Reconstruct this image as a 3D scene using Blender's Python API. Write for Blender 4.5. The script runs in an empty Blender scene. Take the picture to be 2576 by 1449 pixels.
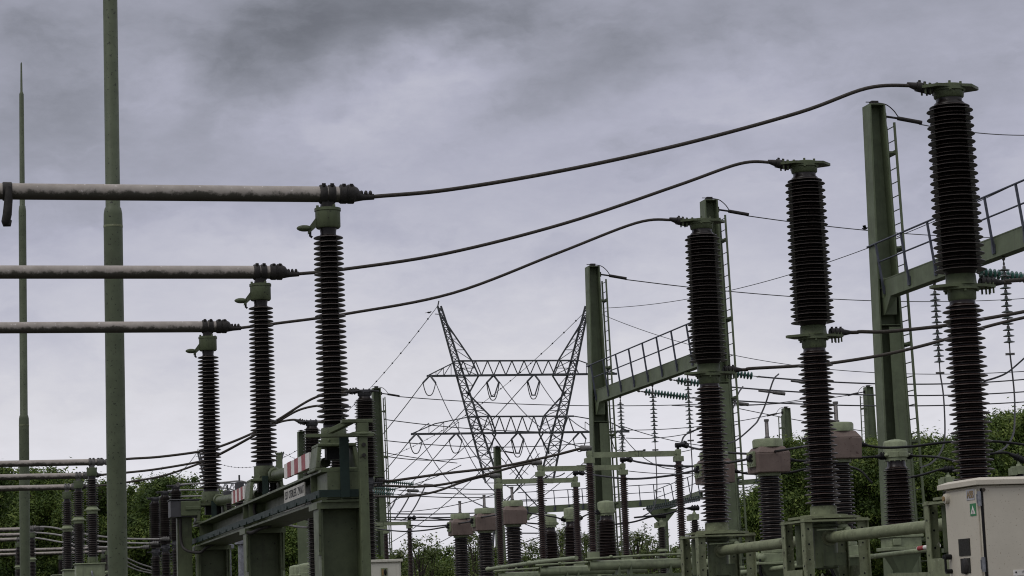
import bpy, math, random
from mathutils import Vector, Matrix
R = math.radians
random.seed(7)
SC = bpy.context.scene
COL = SC.collection
# ------------------------------------------------------------------ camera
FPX = 5797.0                       # focal length in units of a 2576 wide picture
LENS = FPX / 2576 * 36
PITCH, ROLL = R(8.245), R(2.19)
EYE = Vector((0, 0, 1.7))
FW = Vector((0, math.cos(PITCH), math.sin(PITCH)))
U0 = Vector((0, -math.sin(PITCH), math.cos(PITCH)))
R0 = Vector((1, 0, 0))
RT = R0 * math.cos(ROLL) - U0 * math.sin(ROLL)
UP = U0 * math.cos(ROLL) + R0 * math.sin(ROLL)
cd = bpy.data.cameras.new('camera'); cam = bpy.data.objects.new('camera', cd); COL.objects.link(cam)
cd.lens = LENS; cd.sensor_width = 36; cd.clip_start = .1; cd.clip_end = 6000
m = Matrix((RT, UP, -FW)).transposed().to_4x4(); m.translation = EYE
cam.matrix_world = m
SC.camera = cam
SC.cycles.pixel_filter_type = 'BLACKMAN_HARRIS'; SC.cycles.filter_width = 1.1

REG = dict(A=(0, 966), B=(429.3, 966), C=(858.7, 966), D=(1288, 966), E=(1663.7, 966), F=(1932, 966), G=(1932, 536.7),
           H=(1395.3, 603.7), I=(966, 724.5), J=(1932, 161), K=(429.3, 429.3), L=(0, 402.5))
def q(c, x, y): o = REG[c]; return (o[0] + x / 3, o[1] + y / 3)
def ray(px, py): return FW + RT * ((px - 1288) / FPX) - UP * ((py - 724.5) / FPX)
def pt(px, py, Y):                 # the world point seen at a picture position, Y metres ahead
    d = ray(px, py); return EYE + d * (Y / d.y)
def pth(px, py, h):                # the world point seen at a picture position, h metres above the eye
    d = ray(px, py); return EYE + d * (h / d.z)
def proj(p):
    d = p - EYE; w = d.dot(FW); return (1288 + FPX * d.dot(RT) / w, 724.5 - FPX * d.dot(UP) / w)
TH = R(14.6)                       # the substation's bays are turned by this against the view
def zat(P, py):                    # height at which the plumb line through P is seen at picture row py
    k = (724.5 - py) / FPX; n = UP - FW * k; d = P - EYE
    return EYE.z - (n.x * d.x + n.y * d.y) / n.z
def kfit(P, y0, y1, H): return (zat(P, y0) - zat(P, y1)) / H
VX = Vector((math.cos(TH), math.sin(TH), 0)); VY = Vector((-math.sin(TH), math.cos(TH), 0))

# ------------------------------------------------------------------ materials
def mat(name, base, rough=.5, metal=0., dirt=None, dirt_amt=.5, scale=6., speck=None, speck_scale=40., var=.25, bump=0., spec=.27, streak=None, speck_lo=.66):
    mt = bpy.data.materials.new(name); mt.use_nodes = True
    nt = mt.node_tree; N = nt.nodes; Lk = nt.links; b = N['Principled BSDF']
    b.inputs['Roughness'].default_value = rough; b.inputs['Metallic'].default_value = metal
    b.inputs['Specular IOR Level'].default_value = spec
    tc = N.new('ShaderNodeTexCoord'); oi = N.new('ShaderNodeObjectInfo')
    add = N.new('ShaderNodeVectorMath'); add.operation = 'ADD'
    mul = N.new('ShaderNodeVectorMath'); mul.operation = 'SCALE'; mul.inputs['Scale'].default_value = 37.
    Lk.new(oi.outputs['Location'], mul.inputs[0]); Lk.new(tc.outputs['Object'], add.inputs[0]); Lk.new(mul.outputs[0], add.inputs[1])
    n1 = N.new('ShaderNodeTexNoise'); n1.inputs['Scale'].default_value = scale; n1.inputs['Detail'].default_value = 6; n1.inputs['Roughness'].default_value = .65
    Lk.new(add.outputs[0], n1.inputs['Vector'])
    def mix(a, bcol, fac):
        x = N.new('ShaderNodeMix'); x.data_type = 'RGBA'
        if isinstance(a, tuple): x.inputs[6].default_value = (*a, 1)
        else: Lk.new(a, x.inputs[6])
        x.inputs[7].default_value = (*bcol, 1)
        if isinstance(fac, float): x.inputs[0].default_value = fac
        else: Lk.new(fac, x.inputs[0])
        return x.outputs[2]
    def ramp(src, lo, hi, top=1.):
        r = N.new('ShaderNodeMapRange'); r.inputs[1].default_value = lo; r.inputs[2].default_value = hi; r.inputs[4].default_value = top
        Lk.new(src, r.inputs[0]); return r.outputs[0]
    c = mix(base, tuple(v * (1 - var) for v in base), ramp(n1.outputs[0], .35, .65))
    if dirt:
        n2 = N.new('ShaderNodeTexNoise'); n2.inputs['Scale'].default_value = scale * .45; n2.inputs['Detail'].default_value = 9; n2.inputs['Roughness'].default_value = .75
        Lk.new(add.outputs[0], n2.inputs['Vector'])
        c = mix(c, dirt, ramp(n2.outputs[0], .5, .66, dirt_amt))
    if streak:
        sp = N.new('ShaderNodeVectorMath'); sp.operation = 'MULTIPLY'; sp.inputs[1].default_value = (14, 14, .9)
        Lk.new(add.outputs[0], sp.inputs[0])
        n4 = N.new('ShaderNodeTexNoise'); n4.inputs['Scale'].default_value = 1.; n4.inputs['Detail'].default_value = 5
        Lk.new(sp.outputs[0], n4.inputs['Vector']); c = mix(c, streak, ramp(n4.outputs[0], .55, .72, .6))
    if speck:
        n3 = N.new('ShaderNodeTexNoise'); n3.inputs['Scale'].default_value = speck_scale; n3.inputs['Detail'].default_value = 3
        Lk.new(add.outputs[0], n3.inputs['Vector']); c = mix(c, speck, ramp(n3.outputs[0], speck_lo, speck_lo + .05, .85))
    Lk.new(c, b.inputs['Base Color'])
    rr = N.new('ShaderNodeMapRange'); rr.inputs[3].default_value = max(0, rough - .12); rr.inputs[4].default_value = min(1, rough + .15)
    Lk.new(n1.outputs[0], rr.inputs[0]); Lk.new(rr.outputs[0], b.inputs['Roughness'])
    if bump:
        bp = N.new('ShaderNodeBump'); bp.inputs['Strength'].default_value = bump; bp.inputs['Distance'].default_value = .01
        Lk.new(n1.outputs[0], bp.inputs['Height']); Lk.new(bp.outputs[0], b.inputs['Normal'])
    return mt
M = {}
M['green'] = mat('green paint', (.1, .122, .064), .5, dirt=(.035, .037, .022), dirt_amt=.6, scale=5, streak=(.05, .055, .033), speck=(.02, .02, .014), speck_scale=26, bump=.15)
M['green_pole'] = mat('green pole paint', (.094, .114, .066), .5, dirt=(.05, .06, .033), dirt_amt=.4, scale=3, speck=(.012, .012, .01), speck_scale=24, speck_lo=.635, bump=.1)
M['green_far'] = mat('weathered green paint', (.122, .15, .086), .55, dirt=(.06, .065, .045), dirt_amt=.4, scale=2, streak=(.08, .09, .06))
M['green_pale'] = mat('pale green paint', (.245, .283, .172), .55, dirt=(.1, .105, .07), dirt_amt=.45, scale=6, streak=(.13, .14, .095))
M['green_moss'] = mat('mossy green paint', (.215, .24, .14), .65, dirt=(.06, .058, .03), dirt_amt=.75, scale=9, speck=(.33, .34, .25), speck_scale=30, bump=.4)
M['band'] = mat('dark green strap', (.024, .04, .034), .6, dirt=(.012, .016, .014), scale=8, spec=.15)
M['porcelain'] = mat('black brown porcelain', (.0125, .0088, .0078), .3, spec=.28, scale=4, var=.4, dirt=(.022, .019, .014), dirt_amt=.4)
M['porcelain_brown'] = mat('brown porcelain', (.0145, .0082, .0075), .28, spec=.3, scale=4, var=.35, dirt=(.016, .01, .008), dirt_amt=.5)
M['porcelain_red'] = mat('red brown porcelain', (.03, .0115, .0095), .3, spec=.4, scale=4, var=.35, dirt=(.022, .012, .009), dirt_amt=.6)
M['rim'] = mat('thin brown glaze and painted highlight on the rib edges', (.042, .033, .028), .28, scale=5, var=.4)  # rib tips lightened: thinner glaze, plus the sky's highlight painted into the colour
M['rim_red'] = mat('glaze worn to red on the rib edges', (.05, .034, .028), .3, scale=5, var=.4)  # same for the brown and red insulators, rim highlight painted over thin glaze
RIM = {'porcelain_red': 'rim_red', 'porcelain_brown': 'rim_red'}
M['cable'] = mat('weathered cable', (.06, .052, .042), .6, metal=.25, scale=30, var=.4)
M['cable_black'] = mat('black cable', (.009, .009, .0095), .5, spec=.2)
M['cable_light'] = mat('bright aluminium conductor', (.33, .32, .3), .5, metal=.4, dirt=(.12, .11, .1), scale=10)
M['wire'] = mat('dark line wire', (.045, .046, .05), .55, metal=.3)
M['clamp'] = mat('dark cast clamp', (.036, .033, .03), .6, metal=.2, scale=14, var=.45, bump=.3)
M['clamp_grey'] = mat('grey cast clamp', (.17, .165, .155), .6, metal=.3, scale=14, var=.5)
M['steel_top'] = mat('grey steel cap', (.075, .075, .078), .5, metal=.3, scale=8)
M['galv'] = mat('galvanised steel', (.27, .28, .3), .5, metal=.35, scale=14, var=.45, speck=(.5, .51, .53), speck_scale=9)
M['galv_dark'] = mat('dull railing steel', (.075, .082, .105), .5, metal=.3, scale=8)
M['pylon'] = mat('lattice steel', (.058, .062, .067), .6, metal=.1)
M['pylon_far'] = mat('lattice steel paled for haze', (.12, .125, .135), .6)  # lighter copy of the lattice steel, distance haze painted into its colour
M['purple'] = mat('faded purple paint', (.17, .13, .11), .6, dirt=(.125, .088, .074), dirt_amt=.5, scale=3, streak=(.105, .074, .063), speck=(.06, .035, .03), speck_scale=14)
M['beige'] = mat('beige cabinet paint', (.53, .495, .405), .55, scale=2.2, var=.08, dirt=(.46, .42, .335), dirt_amt=.4, speck=(.26, .215, .16), speck_scale=60)
M['cream'] = mat('cream cabinet paint', (.55, .54, .45), .5, scale=2.2, var=.08, streak=(.42, .4, .32))
M['white'] = mat('white paint', (.72, .7, .65), .5, scale=8, var=.12, dirt=(.4, .37, .3), dirt_amt=.4)
M['sign_white'] = mat('dirty sign enamel', (.43, .42, .37), .5, scale=8, var=.15, dirt=(.22, .21, .16), dirt_amt=.5)
M['red'] = mat('red stripe paint', (.3, .05, .05), .5, scale=8, var=.2)
M['sign_green'] = mat('green sticker', (.02, .19, .06), .4)
M['plate_grey'] = mat('grey name plate', (.42, .42, .44), .35, metal=.3)
M['gold'] = mat('worn gilt lettering', (.3, .2, .08), .45, metal=.3)
M['black'] = mat('black fittings', (.009, .009, .0095), .5, spec=.2)
M['vent'] = mat('dark vent mesh', (.03, .029, .024), .7, scale=60, var=.5)
M['glassring'] = mat('green glass disc', (.05, .13, .108), .15, scale=3, var=.35, spec=.9)
M['glassdark'] = mat('grey green glass disc', (.075, .1, .09), .18, scale=3, var=.35, spec=.7)
M['gauge'] = mat('gauge glass', (.4, .36, .34), .15, spec=.8)
M['bird'] = mat('black feathers', (.012, .012, .014), .6)
M['bark'] = mat('bark', (.06, .05, .038), .9, scale=8, var=.5)
M['gravel'] = mat('gravel', (.085, .08, .068), .95, scale=20, var=.5, dirt=(.045, .055, .025), dirt_amt=.8)
M['grass'] = mat('grass field', (.05, .08, .026), .9, scale=.6, var=.5, dirt=(.09, .1, .045), dirt_amt=.6)
M['concrete'] = mat('concrete', (.34, .33, .3), .85, scale=6, var=.3)

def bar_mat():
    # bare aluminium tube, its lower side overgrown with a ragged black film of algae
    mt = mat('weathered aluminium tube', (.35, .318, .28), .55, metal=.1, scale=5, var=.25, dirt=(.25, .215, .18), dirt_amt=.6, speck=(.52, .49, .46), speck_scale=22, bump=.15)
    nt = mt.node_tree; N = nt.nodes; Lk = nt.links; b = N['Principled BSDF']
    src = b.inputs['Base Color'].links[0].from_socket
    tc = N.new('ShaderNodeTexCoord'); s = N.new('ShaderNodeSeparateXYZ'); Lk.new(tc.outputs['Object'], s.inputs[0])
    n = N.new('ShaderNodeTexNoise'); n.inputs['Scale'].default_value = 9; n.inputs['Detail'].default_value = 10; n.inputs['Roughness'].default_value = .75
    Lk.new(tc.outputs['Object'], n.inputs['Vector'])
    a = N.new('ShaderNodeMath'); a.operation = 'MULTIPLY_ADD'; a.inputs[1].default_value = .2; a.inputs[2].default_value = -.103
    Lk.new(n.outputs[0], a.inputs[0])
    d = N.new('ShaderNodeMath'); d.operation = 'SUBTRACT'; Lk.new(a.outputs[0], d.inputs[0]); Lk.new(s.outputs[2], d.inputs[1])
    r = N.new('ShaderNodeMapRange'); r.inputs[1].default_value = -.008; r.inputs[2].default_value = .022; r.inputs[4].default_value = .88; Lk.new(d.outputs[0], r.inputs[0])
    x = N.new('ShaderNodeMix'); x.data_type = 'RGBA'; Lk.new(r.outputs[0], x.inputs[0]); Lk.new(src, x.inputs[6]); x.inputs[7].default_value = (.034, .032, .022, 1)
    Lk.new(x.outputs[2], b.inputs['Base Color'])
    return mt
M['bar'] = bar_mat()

def leaf_mat(name, c1, c2, c3):
    mt = bpy.data.materials.new(name); mt.use_nodes = True
    nt = mt.node_tree; N = nt.nodes; Lk = nt.links; b = N['Principled BSDF']; b.inputs['Roughness'].default_value = .55; b.inputs['Specular IOR Level'].default_value = .18
    g = N.new('ShaderNodeNewGeometry'); cr = N.new('ShaderNodeValToRGB')
    e = cr.color_ramp.elements; e[0].color = (*c1, 1); e[1].color = (*c3, 1); k = e.new(.55); k.color = (*c2, 1)
    n = N.new('ShaderNodeTexNoise'); n.inputs['Scale'].default_value = .9; tc = N.new('ShaderNodeTexCoord'); Lk.new(tc.outputs['Object'], n.inputs['Vector'])
    a = N.new('ShaderNodeMath'); a.operation = 'MULTIPLY_ADD'; a.inputs[1].default_value = .55; Lk.new(g.outputs['Random Per Island'], a.inputs[0])
    sc = N.new('ShaderNodeMath'); sc.operation = 'MULTIPLY_ADD'; sc.inputs[1].default_value = 1.5; sc.inputs[2].default_value = -.52; Lk.new(n.outputs[0], sc.inputs[0])
    Lk.new(sc.outputs[0], a.inputs[2]); Lk.new(a.outputs[0], cr.inputs[0]); Lk.new(cr.outputs[0], b.inputs['Base Color'])
    tr = N.new('ShaderNodeBsdfTranslucent'); Lk.new(cr.outputs[0], tr.inputs['Color'])
    mx = N.new('ShaderNodeMixShader'); mx.inputs[0].default_value = .3; Lk.new(b.outputs[0], mx.inputs[1]); Lk.new(tr.outputs[0], mx.inputs[2])
    Lk.new(mx.outputs[0], N['Material Output'].inputs['Surface'])
    return mt
M['leaf'] = leaf_mat('oak leaves', (.024, .046, .011), (.074, .116, .024), (.22, .275, .066))
M['leaf_bright'] = leaf_mat('young bright leaves', (.036, .066, .014), (.1, .15, .03), (.24, .3, .072))
M['leaf_olive'] = leaf_mat('thin birch leaves', (.055, .078, .022), (.09, .122, .036), (.15, .175, .06))

# ------------------------------------------------------------------ mesh builder
class MB:
    def __init__(s): s.v = []; s.f = []; s.sm = []; s.mi = {}
    def add(s, vs, fs, smooth=False):
        o = len(s.v); s.v += [tuple(v) for v in vs]
        for f in fs: s.f.append(tuple(i + o for i in f)); s.sm.append(smooth)
        return s
    def bx(s, x0, x1, y0, y1, z0, z1):
        vs = [(x, y, z) for z in (z0, z1) for y in (y0, y1) for x in (x0, x1)]
        return s.add(vs, [(0, 2, 3, 1), (4, 5, 7, 6), (0, 1, 5, 4), (1, 3, 7, 5), (3, 2, 6, 7), (2, 0, 4, 6)])
    def hexa(s, bot, top):         # four bottom corners, four top corners
        return s.add(list(bot) + list(top), [(3, 2, 1, 0), (4, 5, 6, 7), (0, 1, 5, 4), (1, 2, 6, 5), (2, 3, 7, 6), (3, 0, 4, 7)])
    def prism(s, poly, z0, z1):
        n = len(poly); vs = [(x, y, z0) for x, y in poly] + [(x, y, z1) for x, y in poly]
        fs = [tuple(range(n - 1, -1, -1)), tuple(range(n, 2 * n))] + [(i, (i + 1) % n, n + (i + 1) % n, n + i) for i in range(n)]
        return s.add(vs, fs)
    def lathe(s, prof, n=32, c=(0, 0, 0), cap=True):
        vs = []; fs = []; f0 = len(s.f)
        for k, p_ in enumerate(prof):
            if len(p_) > 2:
                for i in range(n): s.mi[f0 + k * n + i] = 1
        for r, z, *_ in prof:
            for i in range(n):
                a = 2 * math.pi * i / n; vs.append((c[0] + r * math.cos(a), c[1] + r * math.sin(a), c[2] + z))
        for k in range(len(prof) - 1):
            for i in range(n):
                j = (i + 1) % n; fs.append((k * n + i, k * n + j, (k + 1) * n + j, (k + 1) * n + i))
        s.add(vs, fs, True)
        if cap:
            o = len(s.v) - len(vs); m_ = len(prof) - 1
            s.f.append(tuple(o + i for i in range(n - 1, -1, -1))); s.sm.append(False)
            s.f.append(tuple(o + m_ * n + i for i in range(n))); s.sm.append(False)
        return s
    def cyl(s, p0, p1, r0, r1=None, n=14):
        p0 = Vector(p0); p1 = Vector(p1); r1 = r0 if r1 is None else r1
        return s.tube([p0, p1], [r0, r1], n)
    def tube(s, pts, r, n=8, cap=True):
        pts = [Vector(p) for p in pts]; k = len(pts)
        rs = r if isinstance(r, (list, tuple)) else [r] * k
        vs = []; fs = []; ref = None
        for i, p in enumerate(pts):
            t = (pts[min(i + 1, k - 1)] - pts[max(i - 1, 0)]).normalized()
            if ref is None: ref = Vector((0, 0, 1)) if abs(t.z) < .9 else Vector((1, 0, 0))
            u = (ref - t * ref.dot(t)).normalized(); w = t.cross(u); ref = u
            for j in range(n):
                a = 2 * math.pi * j / n; vs.append(p + (u * math.cos(a) + w * math.sin(a)) * rs[i])
        for i in range(k - 1):
            for j in range(n):
                j2 = (j + 1) % n; fs.append((i * n + j, i * n + j2, (i + 1) * n + j2, (i + 1) * n + j))
        s.add(vs, fs, True); o = len(s.v) - len(vs)
        if cap:
            s.f.append(tuple(o + i for i in range(n - 1, -1, -1))); s.sm.append(False)
            s.f.append(tuple(o + (k - 1) * n + i for i in range(n))); s.sm.append(False)
        return s
    def bar(s, p0, p1, w, h=None, up=(0, 0, 1)):
        p0 = Vector(p0); p1 = Vector(p1); h = w if h is None else h
        t = (p1 - p0).normalized(); up = Vector(up)
        if abs(t.dot(up)) > .98: up = Vector((0, 1, 0))
        a = t.cross(up).normalized(); b = a.cross(t)
        c = [(-1, -1), (1, -1), (1, 1), (-1, 1)]
        return s.hexa([p0 + a * (x * w / 2) + b * (y * h / 2) for x, y in c], [p1 + a * (x * w / 2) + b * (y * h / 2) for x, y in c])
    def ell(s, c, rx, ry, rz, n=14, m_=8):
        prof = [(math.sin(math.pi * (k + .02) / (m_ + .04)), -math.cos(math.pi * (k + .02) / (m_ + .04))) for k in range(m_ + 1)]
        o = len(s.v); s.lathe(prof, n)
        for i in range(o, len(s.v)):
            x, y, z = s.v[i]; s.v[i] = (c[0] + x * rx, c[1] + y * ry, c[2] + z * rz)
        return s
    def bolt(s, p, d, r=.014, l=.02):
        p = Vector(p); d = Vector(d).normalized(); return s.cyl(p, p + d * l, r, n=6)
    def build(s, name, mt, parent=None, loc=None, bevel=0.):
        me = bpy.data.meshes.new(name); me.from_pydata(s.v, [], s.f)
        me.polygons.foreach_set('use_smooth', s.sm); me.update()
        if any(s.sm): me.set_sharp_from_angle(angle=R(50))
        me.materials.append(M[mt])
        if s.mi:
            me.materials.append(M[RIM.get(mt, 'rim')])
            for i in s.mi: me.polygons[i].material_index = 1
        o = bpy.data.objects.new(name, me); COL.objects.link(o)
        if parent: o.parent = parent
        if loc is not None: o.location = loc
        if bevel:
            b = o.modifiers.new('bevel', 'BEVEL'); b.width = bevel; b.segments = 2; b.limit_method = 'ANGLE'
        return o
def tag(o, label, cat, group=None, kind=None):
    if label: o['label'] = label
    if cat: o['category'] = cat
    if group: o['group'] = group
    if kind: o['kind'] = kind
    return o
def empty(name, loc, rz, label, cat, group=None):
    o = bpy.data.objects.new(name, None); COL.objects.link(o); o.location = loc; o.rotation_euler = (0, 0, rz); o.empty_display_size = .2
    return tag(o, label, cat, group)
def copy_tree(o, loc=None, rz=None, label=None, group=None, skip=()):
    def rec(a, par):
        c = a.copy(); COL.objects.link(c)
        if par: c.parent = par
        for k in list(a.children):
            if k.name.split('.')[0] not in skip: rec(k, c)
        return c
    c = rec(o, None)
    if loc is not None: c.location = loc
    if rz is not None: c.rotation_euler = (0, 0, rz)
    if label: c['label'] = label
    if group: c['group'] = group
    return c
def remat(root, frm, to):
    for c in root.children:
        if c.type == 'MESH' and c.data.materials[0] == M[frm]:
            c.data = c.data.copy(); c.data.materials[0] = M[to]
def sheds(z0, z1, n, Rb, rc, Rs=None, r_top=None, droop=.35):
    """profile of a ribbed insulator from z0 up to z1 with n ribs (n big + n small ones when Rs is given)"""
    p = (z1 - z0) / n; out = [(rc, z0)]
    for k in range(n):
        z = z0 + k * p; t = 1 if r_top is None else 1 + (r_top / Rb - 1) * k / n
        def rib(zz, rr, hh):
            q_ = rc * t; e_ = (rr - q_) * .14; out.extend([(q_, zz + .3 * hh), (q_ + (rr - q_) * .6, zz + .1 * hh), (rr - e_, zz), (rr, zz + .06 * hh, 1), (rr - e_ * .3, zz + .19 * hh, 1), (rr - e_ * 1.2, zz + .29 * hh), (q_ + (rr - q_) * .4, zz + .44 * hh), (q_ + .004, zz + .62 * hh)])
        if Rs: rib(z, Rb * t, p * .5); rib(z + p * .5, Rs * t, p * .5)
        else: rib(z, Rb * t, p)
    out.append((rc * (1 if r_top is None else r_top / Rb), z1)); return out
def spline(pts, n=8):
    P = [Vector(p) for p in pts]; P = [P[0] * 2 - P[1]] + P + [P[-1] * 2 - P[-2]]; out = []
    for i in range(1, len(P) - 2):
        for k in range(n):
            t = k / n; a, b, c, d = P[i - 1:i + 3]
            out.append(.5 * ((2 * b) + (c - a) * t + (2 * a - 5 * b + 4 * c - d) * t * t + (3 * b - a - 3 * c + d) * t ** 3))
    out.append(P[-2]); return out
def clampmesh(p, d, s=1., bumps=3):
    """cable clamp with a row of bolted humps, starting at p and running along d (relative coordinates)"""
    b = MB(); d = Vector(d).normalized(); up = Vector((0, 0, 1)); up = (up - d * up.dot(d)).normalized()
    b.cyl(p, p + d * .17 * s, .034 * s, n=12); b.cyl(p + d * .17 * s, p + d * .24 * s, .034 * s, .02 * s, n=10)
    for k in range(bumps):
        c = p + d * (.03 + .05 * k) * s
        b.cyl(c - d * .022 * s, c + d * .022 * s, .047 * s, n=10); b.bolt(c + up * .04 * s, up, .013 * s, .022 * s)
    return b
def cable(name, label, cat, pts, r, mt, group=None, n=8, clamps=(), cs=1., cm='clamp', world=False):
    W = [p if world or isinstance(p, Vector) else pt(*p) for p in pts]; S = spline(W, 8 if len(W) > 2 else 1); o = S[0].copy()
    ob = MB().tube([p - o for p in S], r, n).build(name, mt, loc=o); tag(ob, label, cat, group)
    if 0 in clamps: d = (S[1] - S[0]).normalized(); clampmesh(-d * .1 * cs, d, cs).build('clamp', cm, ob)
    if 1 in clamps: d = (S[-2] - S[-1]).normalized(); clampmesh(S[-1] - o - d * .1 * cs, d, cs).build('clamp', cm, ob)
    return ob
def sagline(a, b, sag, k=14):
    return [a.lerp(b, i / k) - Vector((0, 0, 4 * sag * (i / k) * (1 - i / k))) for i in range(k + 1)]
ORD = ['first', 'second', 'third', 'fourth', 'fifth', 'sixth', 'seventh', 'eighth', 'ninth', 'tenth', 'eleventh', 'twelfth', 'thirteenth', 'fourteenth', 'fifteenth', 'sixteenth', 'seventeenth', 'eighteenth', 'nineteenth', 'twentieth']
# ------------------------------------------------------------------ sky and light
w = bpy.data.worlds.new('World'); SC.world = w; w.use_nodes = True
nt = w.node_tree; N = nt.nodes; Lk = nt.links; bg = N['Background']
SUN_EL, SUN_AZ = R(52), R(-130)    # high, from behind the camera on the left, veiled by cloud
sky = N.new('ShaderNodeTexSky'); sky.sky_type = 'NISHITA'; sky.sun_disc = False; sky.sun_elevation = SUN_EL; sky.sun_rotation = SUN_AZ
tc = N.new('ShaderNodeTexCoord')
def vm(op, a, b=None, sc=None):
    n = N.new('ShaderNodeVectorMath'); n.operation = op
    for i, x in enumerate((a, b)):
        if x is None: continue
        if isinstance(x, (tuple, Vector)): n.inputs[i].default_value = tuple(x)
        else: Lk.new(x, n.inputs[i])
    if sc is not None: n.inputs['Scale'].default_value = sc
    return n
def mth(op, a, b=None, c=None, clamp=False):
    n = N.new('ShaderNodeMath'); n.operation = op; n.use_clamp = clamp
    for i, x in enumerate((a, b, c)):
        if x is None: continue
        if isinstance(x, (int, float)): n.inputs[i].default_value = x
        else: Lk.new(x, n.inputs[i])
    return n.outputs[0]
DIR = tc.outputs['Generated']
sx = N.new('ShaderNodeSeparateXYZ'); Lk.new(DIR, sx.inputs[0])
def noise(scale, det, stretch=(1, 1, 1), rough=.55, off=(0, 0, 0)):
    v = vm('MULTIPLY', DIR, stretch); v2 = vm('ADD', v.outputs[0], off)
    n = N.new('ShaderNodeTexNoise'); n.inputs['Scale'].default_value = scale; n.inputs['Detail'].default_value = det; n.inputs['Roughness'].default_value = rough
    Lk.new(v2.outputs[0], n.inputs['Vector']); return n
# brightness of an overcast deck by elevation, then broad cloud masses in their directions of the sky
z = sx.outputs[2]
base = N.new('ShaderNodeValToRGB'); e = base.color_ramp.elements
stops = [(.0, .68), (.03, .74), (.07, .74), (.12, .585), (.18, .475), (.26, .375), (.34, .42), (.6, .75), (1., 1.)]
e[0].position = 0; e[0].color = (.6,) * 3 + (1,); e[1].position = 1; e[1].color = (1., 1., 1., 1)
for p_, v_ in stops[1:-1]: k = e.new(p_); k.color = (v_, v_, v_, 1)
Lk.new(z, base.inputs[0])
wn = noise(9, 5, (1, 1, 1.6)); wv = vm('SUBTRACT', wn.outputs['Color'], (.5, .5, .5)); wv2 = vm('SCALE', wv.outputs[0], sc=.055)
wn3 = noise(38, 5, (1, 1, 1.5)); wv3 = vm('SCALE', vm('SUBTRACT', wn3.outputs['Color'], (.5, .5, .5)).outputs[0], sc=.018)
WD = vm('ADD', vm('ADD', DIR, wv2.outputs[0]).outputs[0], wv3.outputs[0]).outputs[0]
val = base.outputs[0]
def blob(px, py, rx, ry, amt, rot=0.):
    """a soft cloud mass (amt > 0 lighter, < 0 darker) in a direction of the sky, rx by ry in picture units wide"""
    global val
    d = ray(px, py).normalized(); a = RT * math.cos(rot) + UP * math.sin(rot); b = UP * math.cos(rot) - RT * math.sin(rot)
    dd = vm('SUBTRACT', WD, d).outputs[0]
    u = vm('DOT_PRODUCT', dd, a * (FPX / rx)).outputs['Value']; v = vm('DOT_PRODUCT', dd, b * (FPX / ry)).outputs['Value']
    r2 = mth('ADD', mth('MULTIPLY', u, u), mth('MULTIPLY', v, v))
    g = mth('POWER', 2.718, mth('MULTIPLY', r2, -1.)); val = mth('MULTIPLY_ADD', g, amt, val)
SKYBLOBS = [(790, 70, 430, 150, -.1, .2), (640, 180, 270, 110, -.09, .28), (1180, 0, 520, 100, -.075, .1), (1410, 190, 210, 80, -.08, .15), (1640, 90, 300, 70, -.08, .35),
            (2050, 60, 350, 90, -.05, .1), (90, 190, 260, 190, -.1, 0), (250, 520, 330, 150, -.03, 0), (1000, 265, 300, 75, .07, .3), (1110, 180, 130, 50, .06, .35), (385, 235, 70, 90, .06, .2),
            (330, 230, 110, 110, .06, .6), (1900, 230, 260, 90, .05, 0), (2350, 260, 200, 110, -.07, 0), (1250, 900, 700, 200, .08, 0), (2000, 560, 300, 90, -.03, .1), (650, 640, 380, 90, .03, 0)]
for b_ in SKYBLOBS: blob(*b_)
f1 = noise(6, 8, (1, 1, 2.6), .6, (3.1, 0, .7)); f2 = noise(22, 8, (1, 1, 2.2), .62, (0, 5, 0))
val = mth('MULTIPLY_ADD', mth('SUBTRACT', f1.outputs[0], .5), .17, val)
val = mth('MULTIPLY_ADD', mth('SUBTRACT', f2.outputs[0], .5), .12, val)
f3 = noise(60, 9, (1, 1, 2.4), .68, (2, 1, 3)); val = mth('MULTIPLY_ADD', mth('SUBTRACT', f3.outputs[0], .5), .07, val)
fl = N.new('ShaderNodeTexNoise'); fl.inputs['Scale'].default_value = 7.5; fl.inputs['Detail'].default_value = 11; fl.inputs['Roughness'].default_value = .6
Lk.new(vm('ADD', vm('MULTIPLY', WD, (1, 1, 2.3)).outputs[0], (4.7, 1.3, .4)).outputs[0], fl.inputs['Vector'])
ly = N.new('ShaderNodeMapRange'); ly.interpolation_type = 'SMOOTHSTEP'; ly.inputs[1].default_value = .46; ly.inputs[2].default_value = .6; Lk.new(fl.outputs[0], ly.inputs[0])
up_ = N.new('ShaderNodeMapRange'); up_.inputs[1].default_value = .03; up_.inputs[2].default_value = .16; up_.inputs[3].default_value = -.03; up_.inputs[4].default_value = -.055; Lk.new(z, up_.inputs[0])
val = mth('ADD', mth('MULTIPLY_ADD', ly.outputs[0], up_.outputs[0], val), .022)
val = mth('MAXIMUM', val, .17)
tint = N.new('ShaderNodeValToRGB'); te = tint.color_ramp.elements
te[0].position = .2; te[0].color = (.945, .985, 1.15, 1); te[1].position = .68; te[1].color = (.995, .985, 1.06, 1); k = te.new(.45); k.color = (.95, .96, 1.17, 1)
Lk.new(val, tint.inputs[0])
cl = N.new('ShaderNodeVectorMath'); cl.operation = 'SCALE'; Lk.new(tint.outputs[0], cl.inputs[0]); Lk.new(val, cl.inputs['Scale'])
BGS = .1
cl2 = N.new('ShaderNodeVectorMath'); cl2.operation = 'SCALE'; Lk.new(cl.outputs[0], cl2.inputs[0]); cl2.inputs['Scale'].default_value = 1 / BGS
mx = N.new('ShaderNodeMix'); mx.data_type = 'RGBA'; mx.inputs[0].default_value = .97
Lk.new(sky.outputs[0], mx.inputs[6]); Lk.new(cl2.outputs[0], mx.inputs[7]); Lk.new(mx.outputs[2], bg.inputs[0]); bg.inputs[1].default_value = BGS
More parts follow.
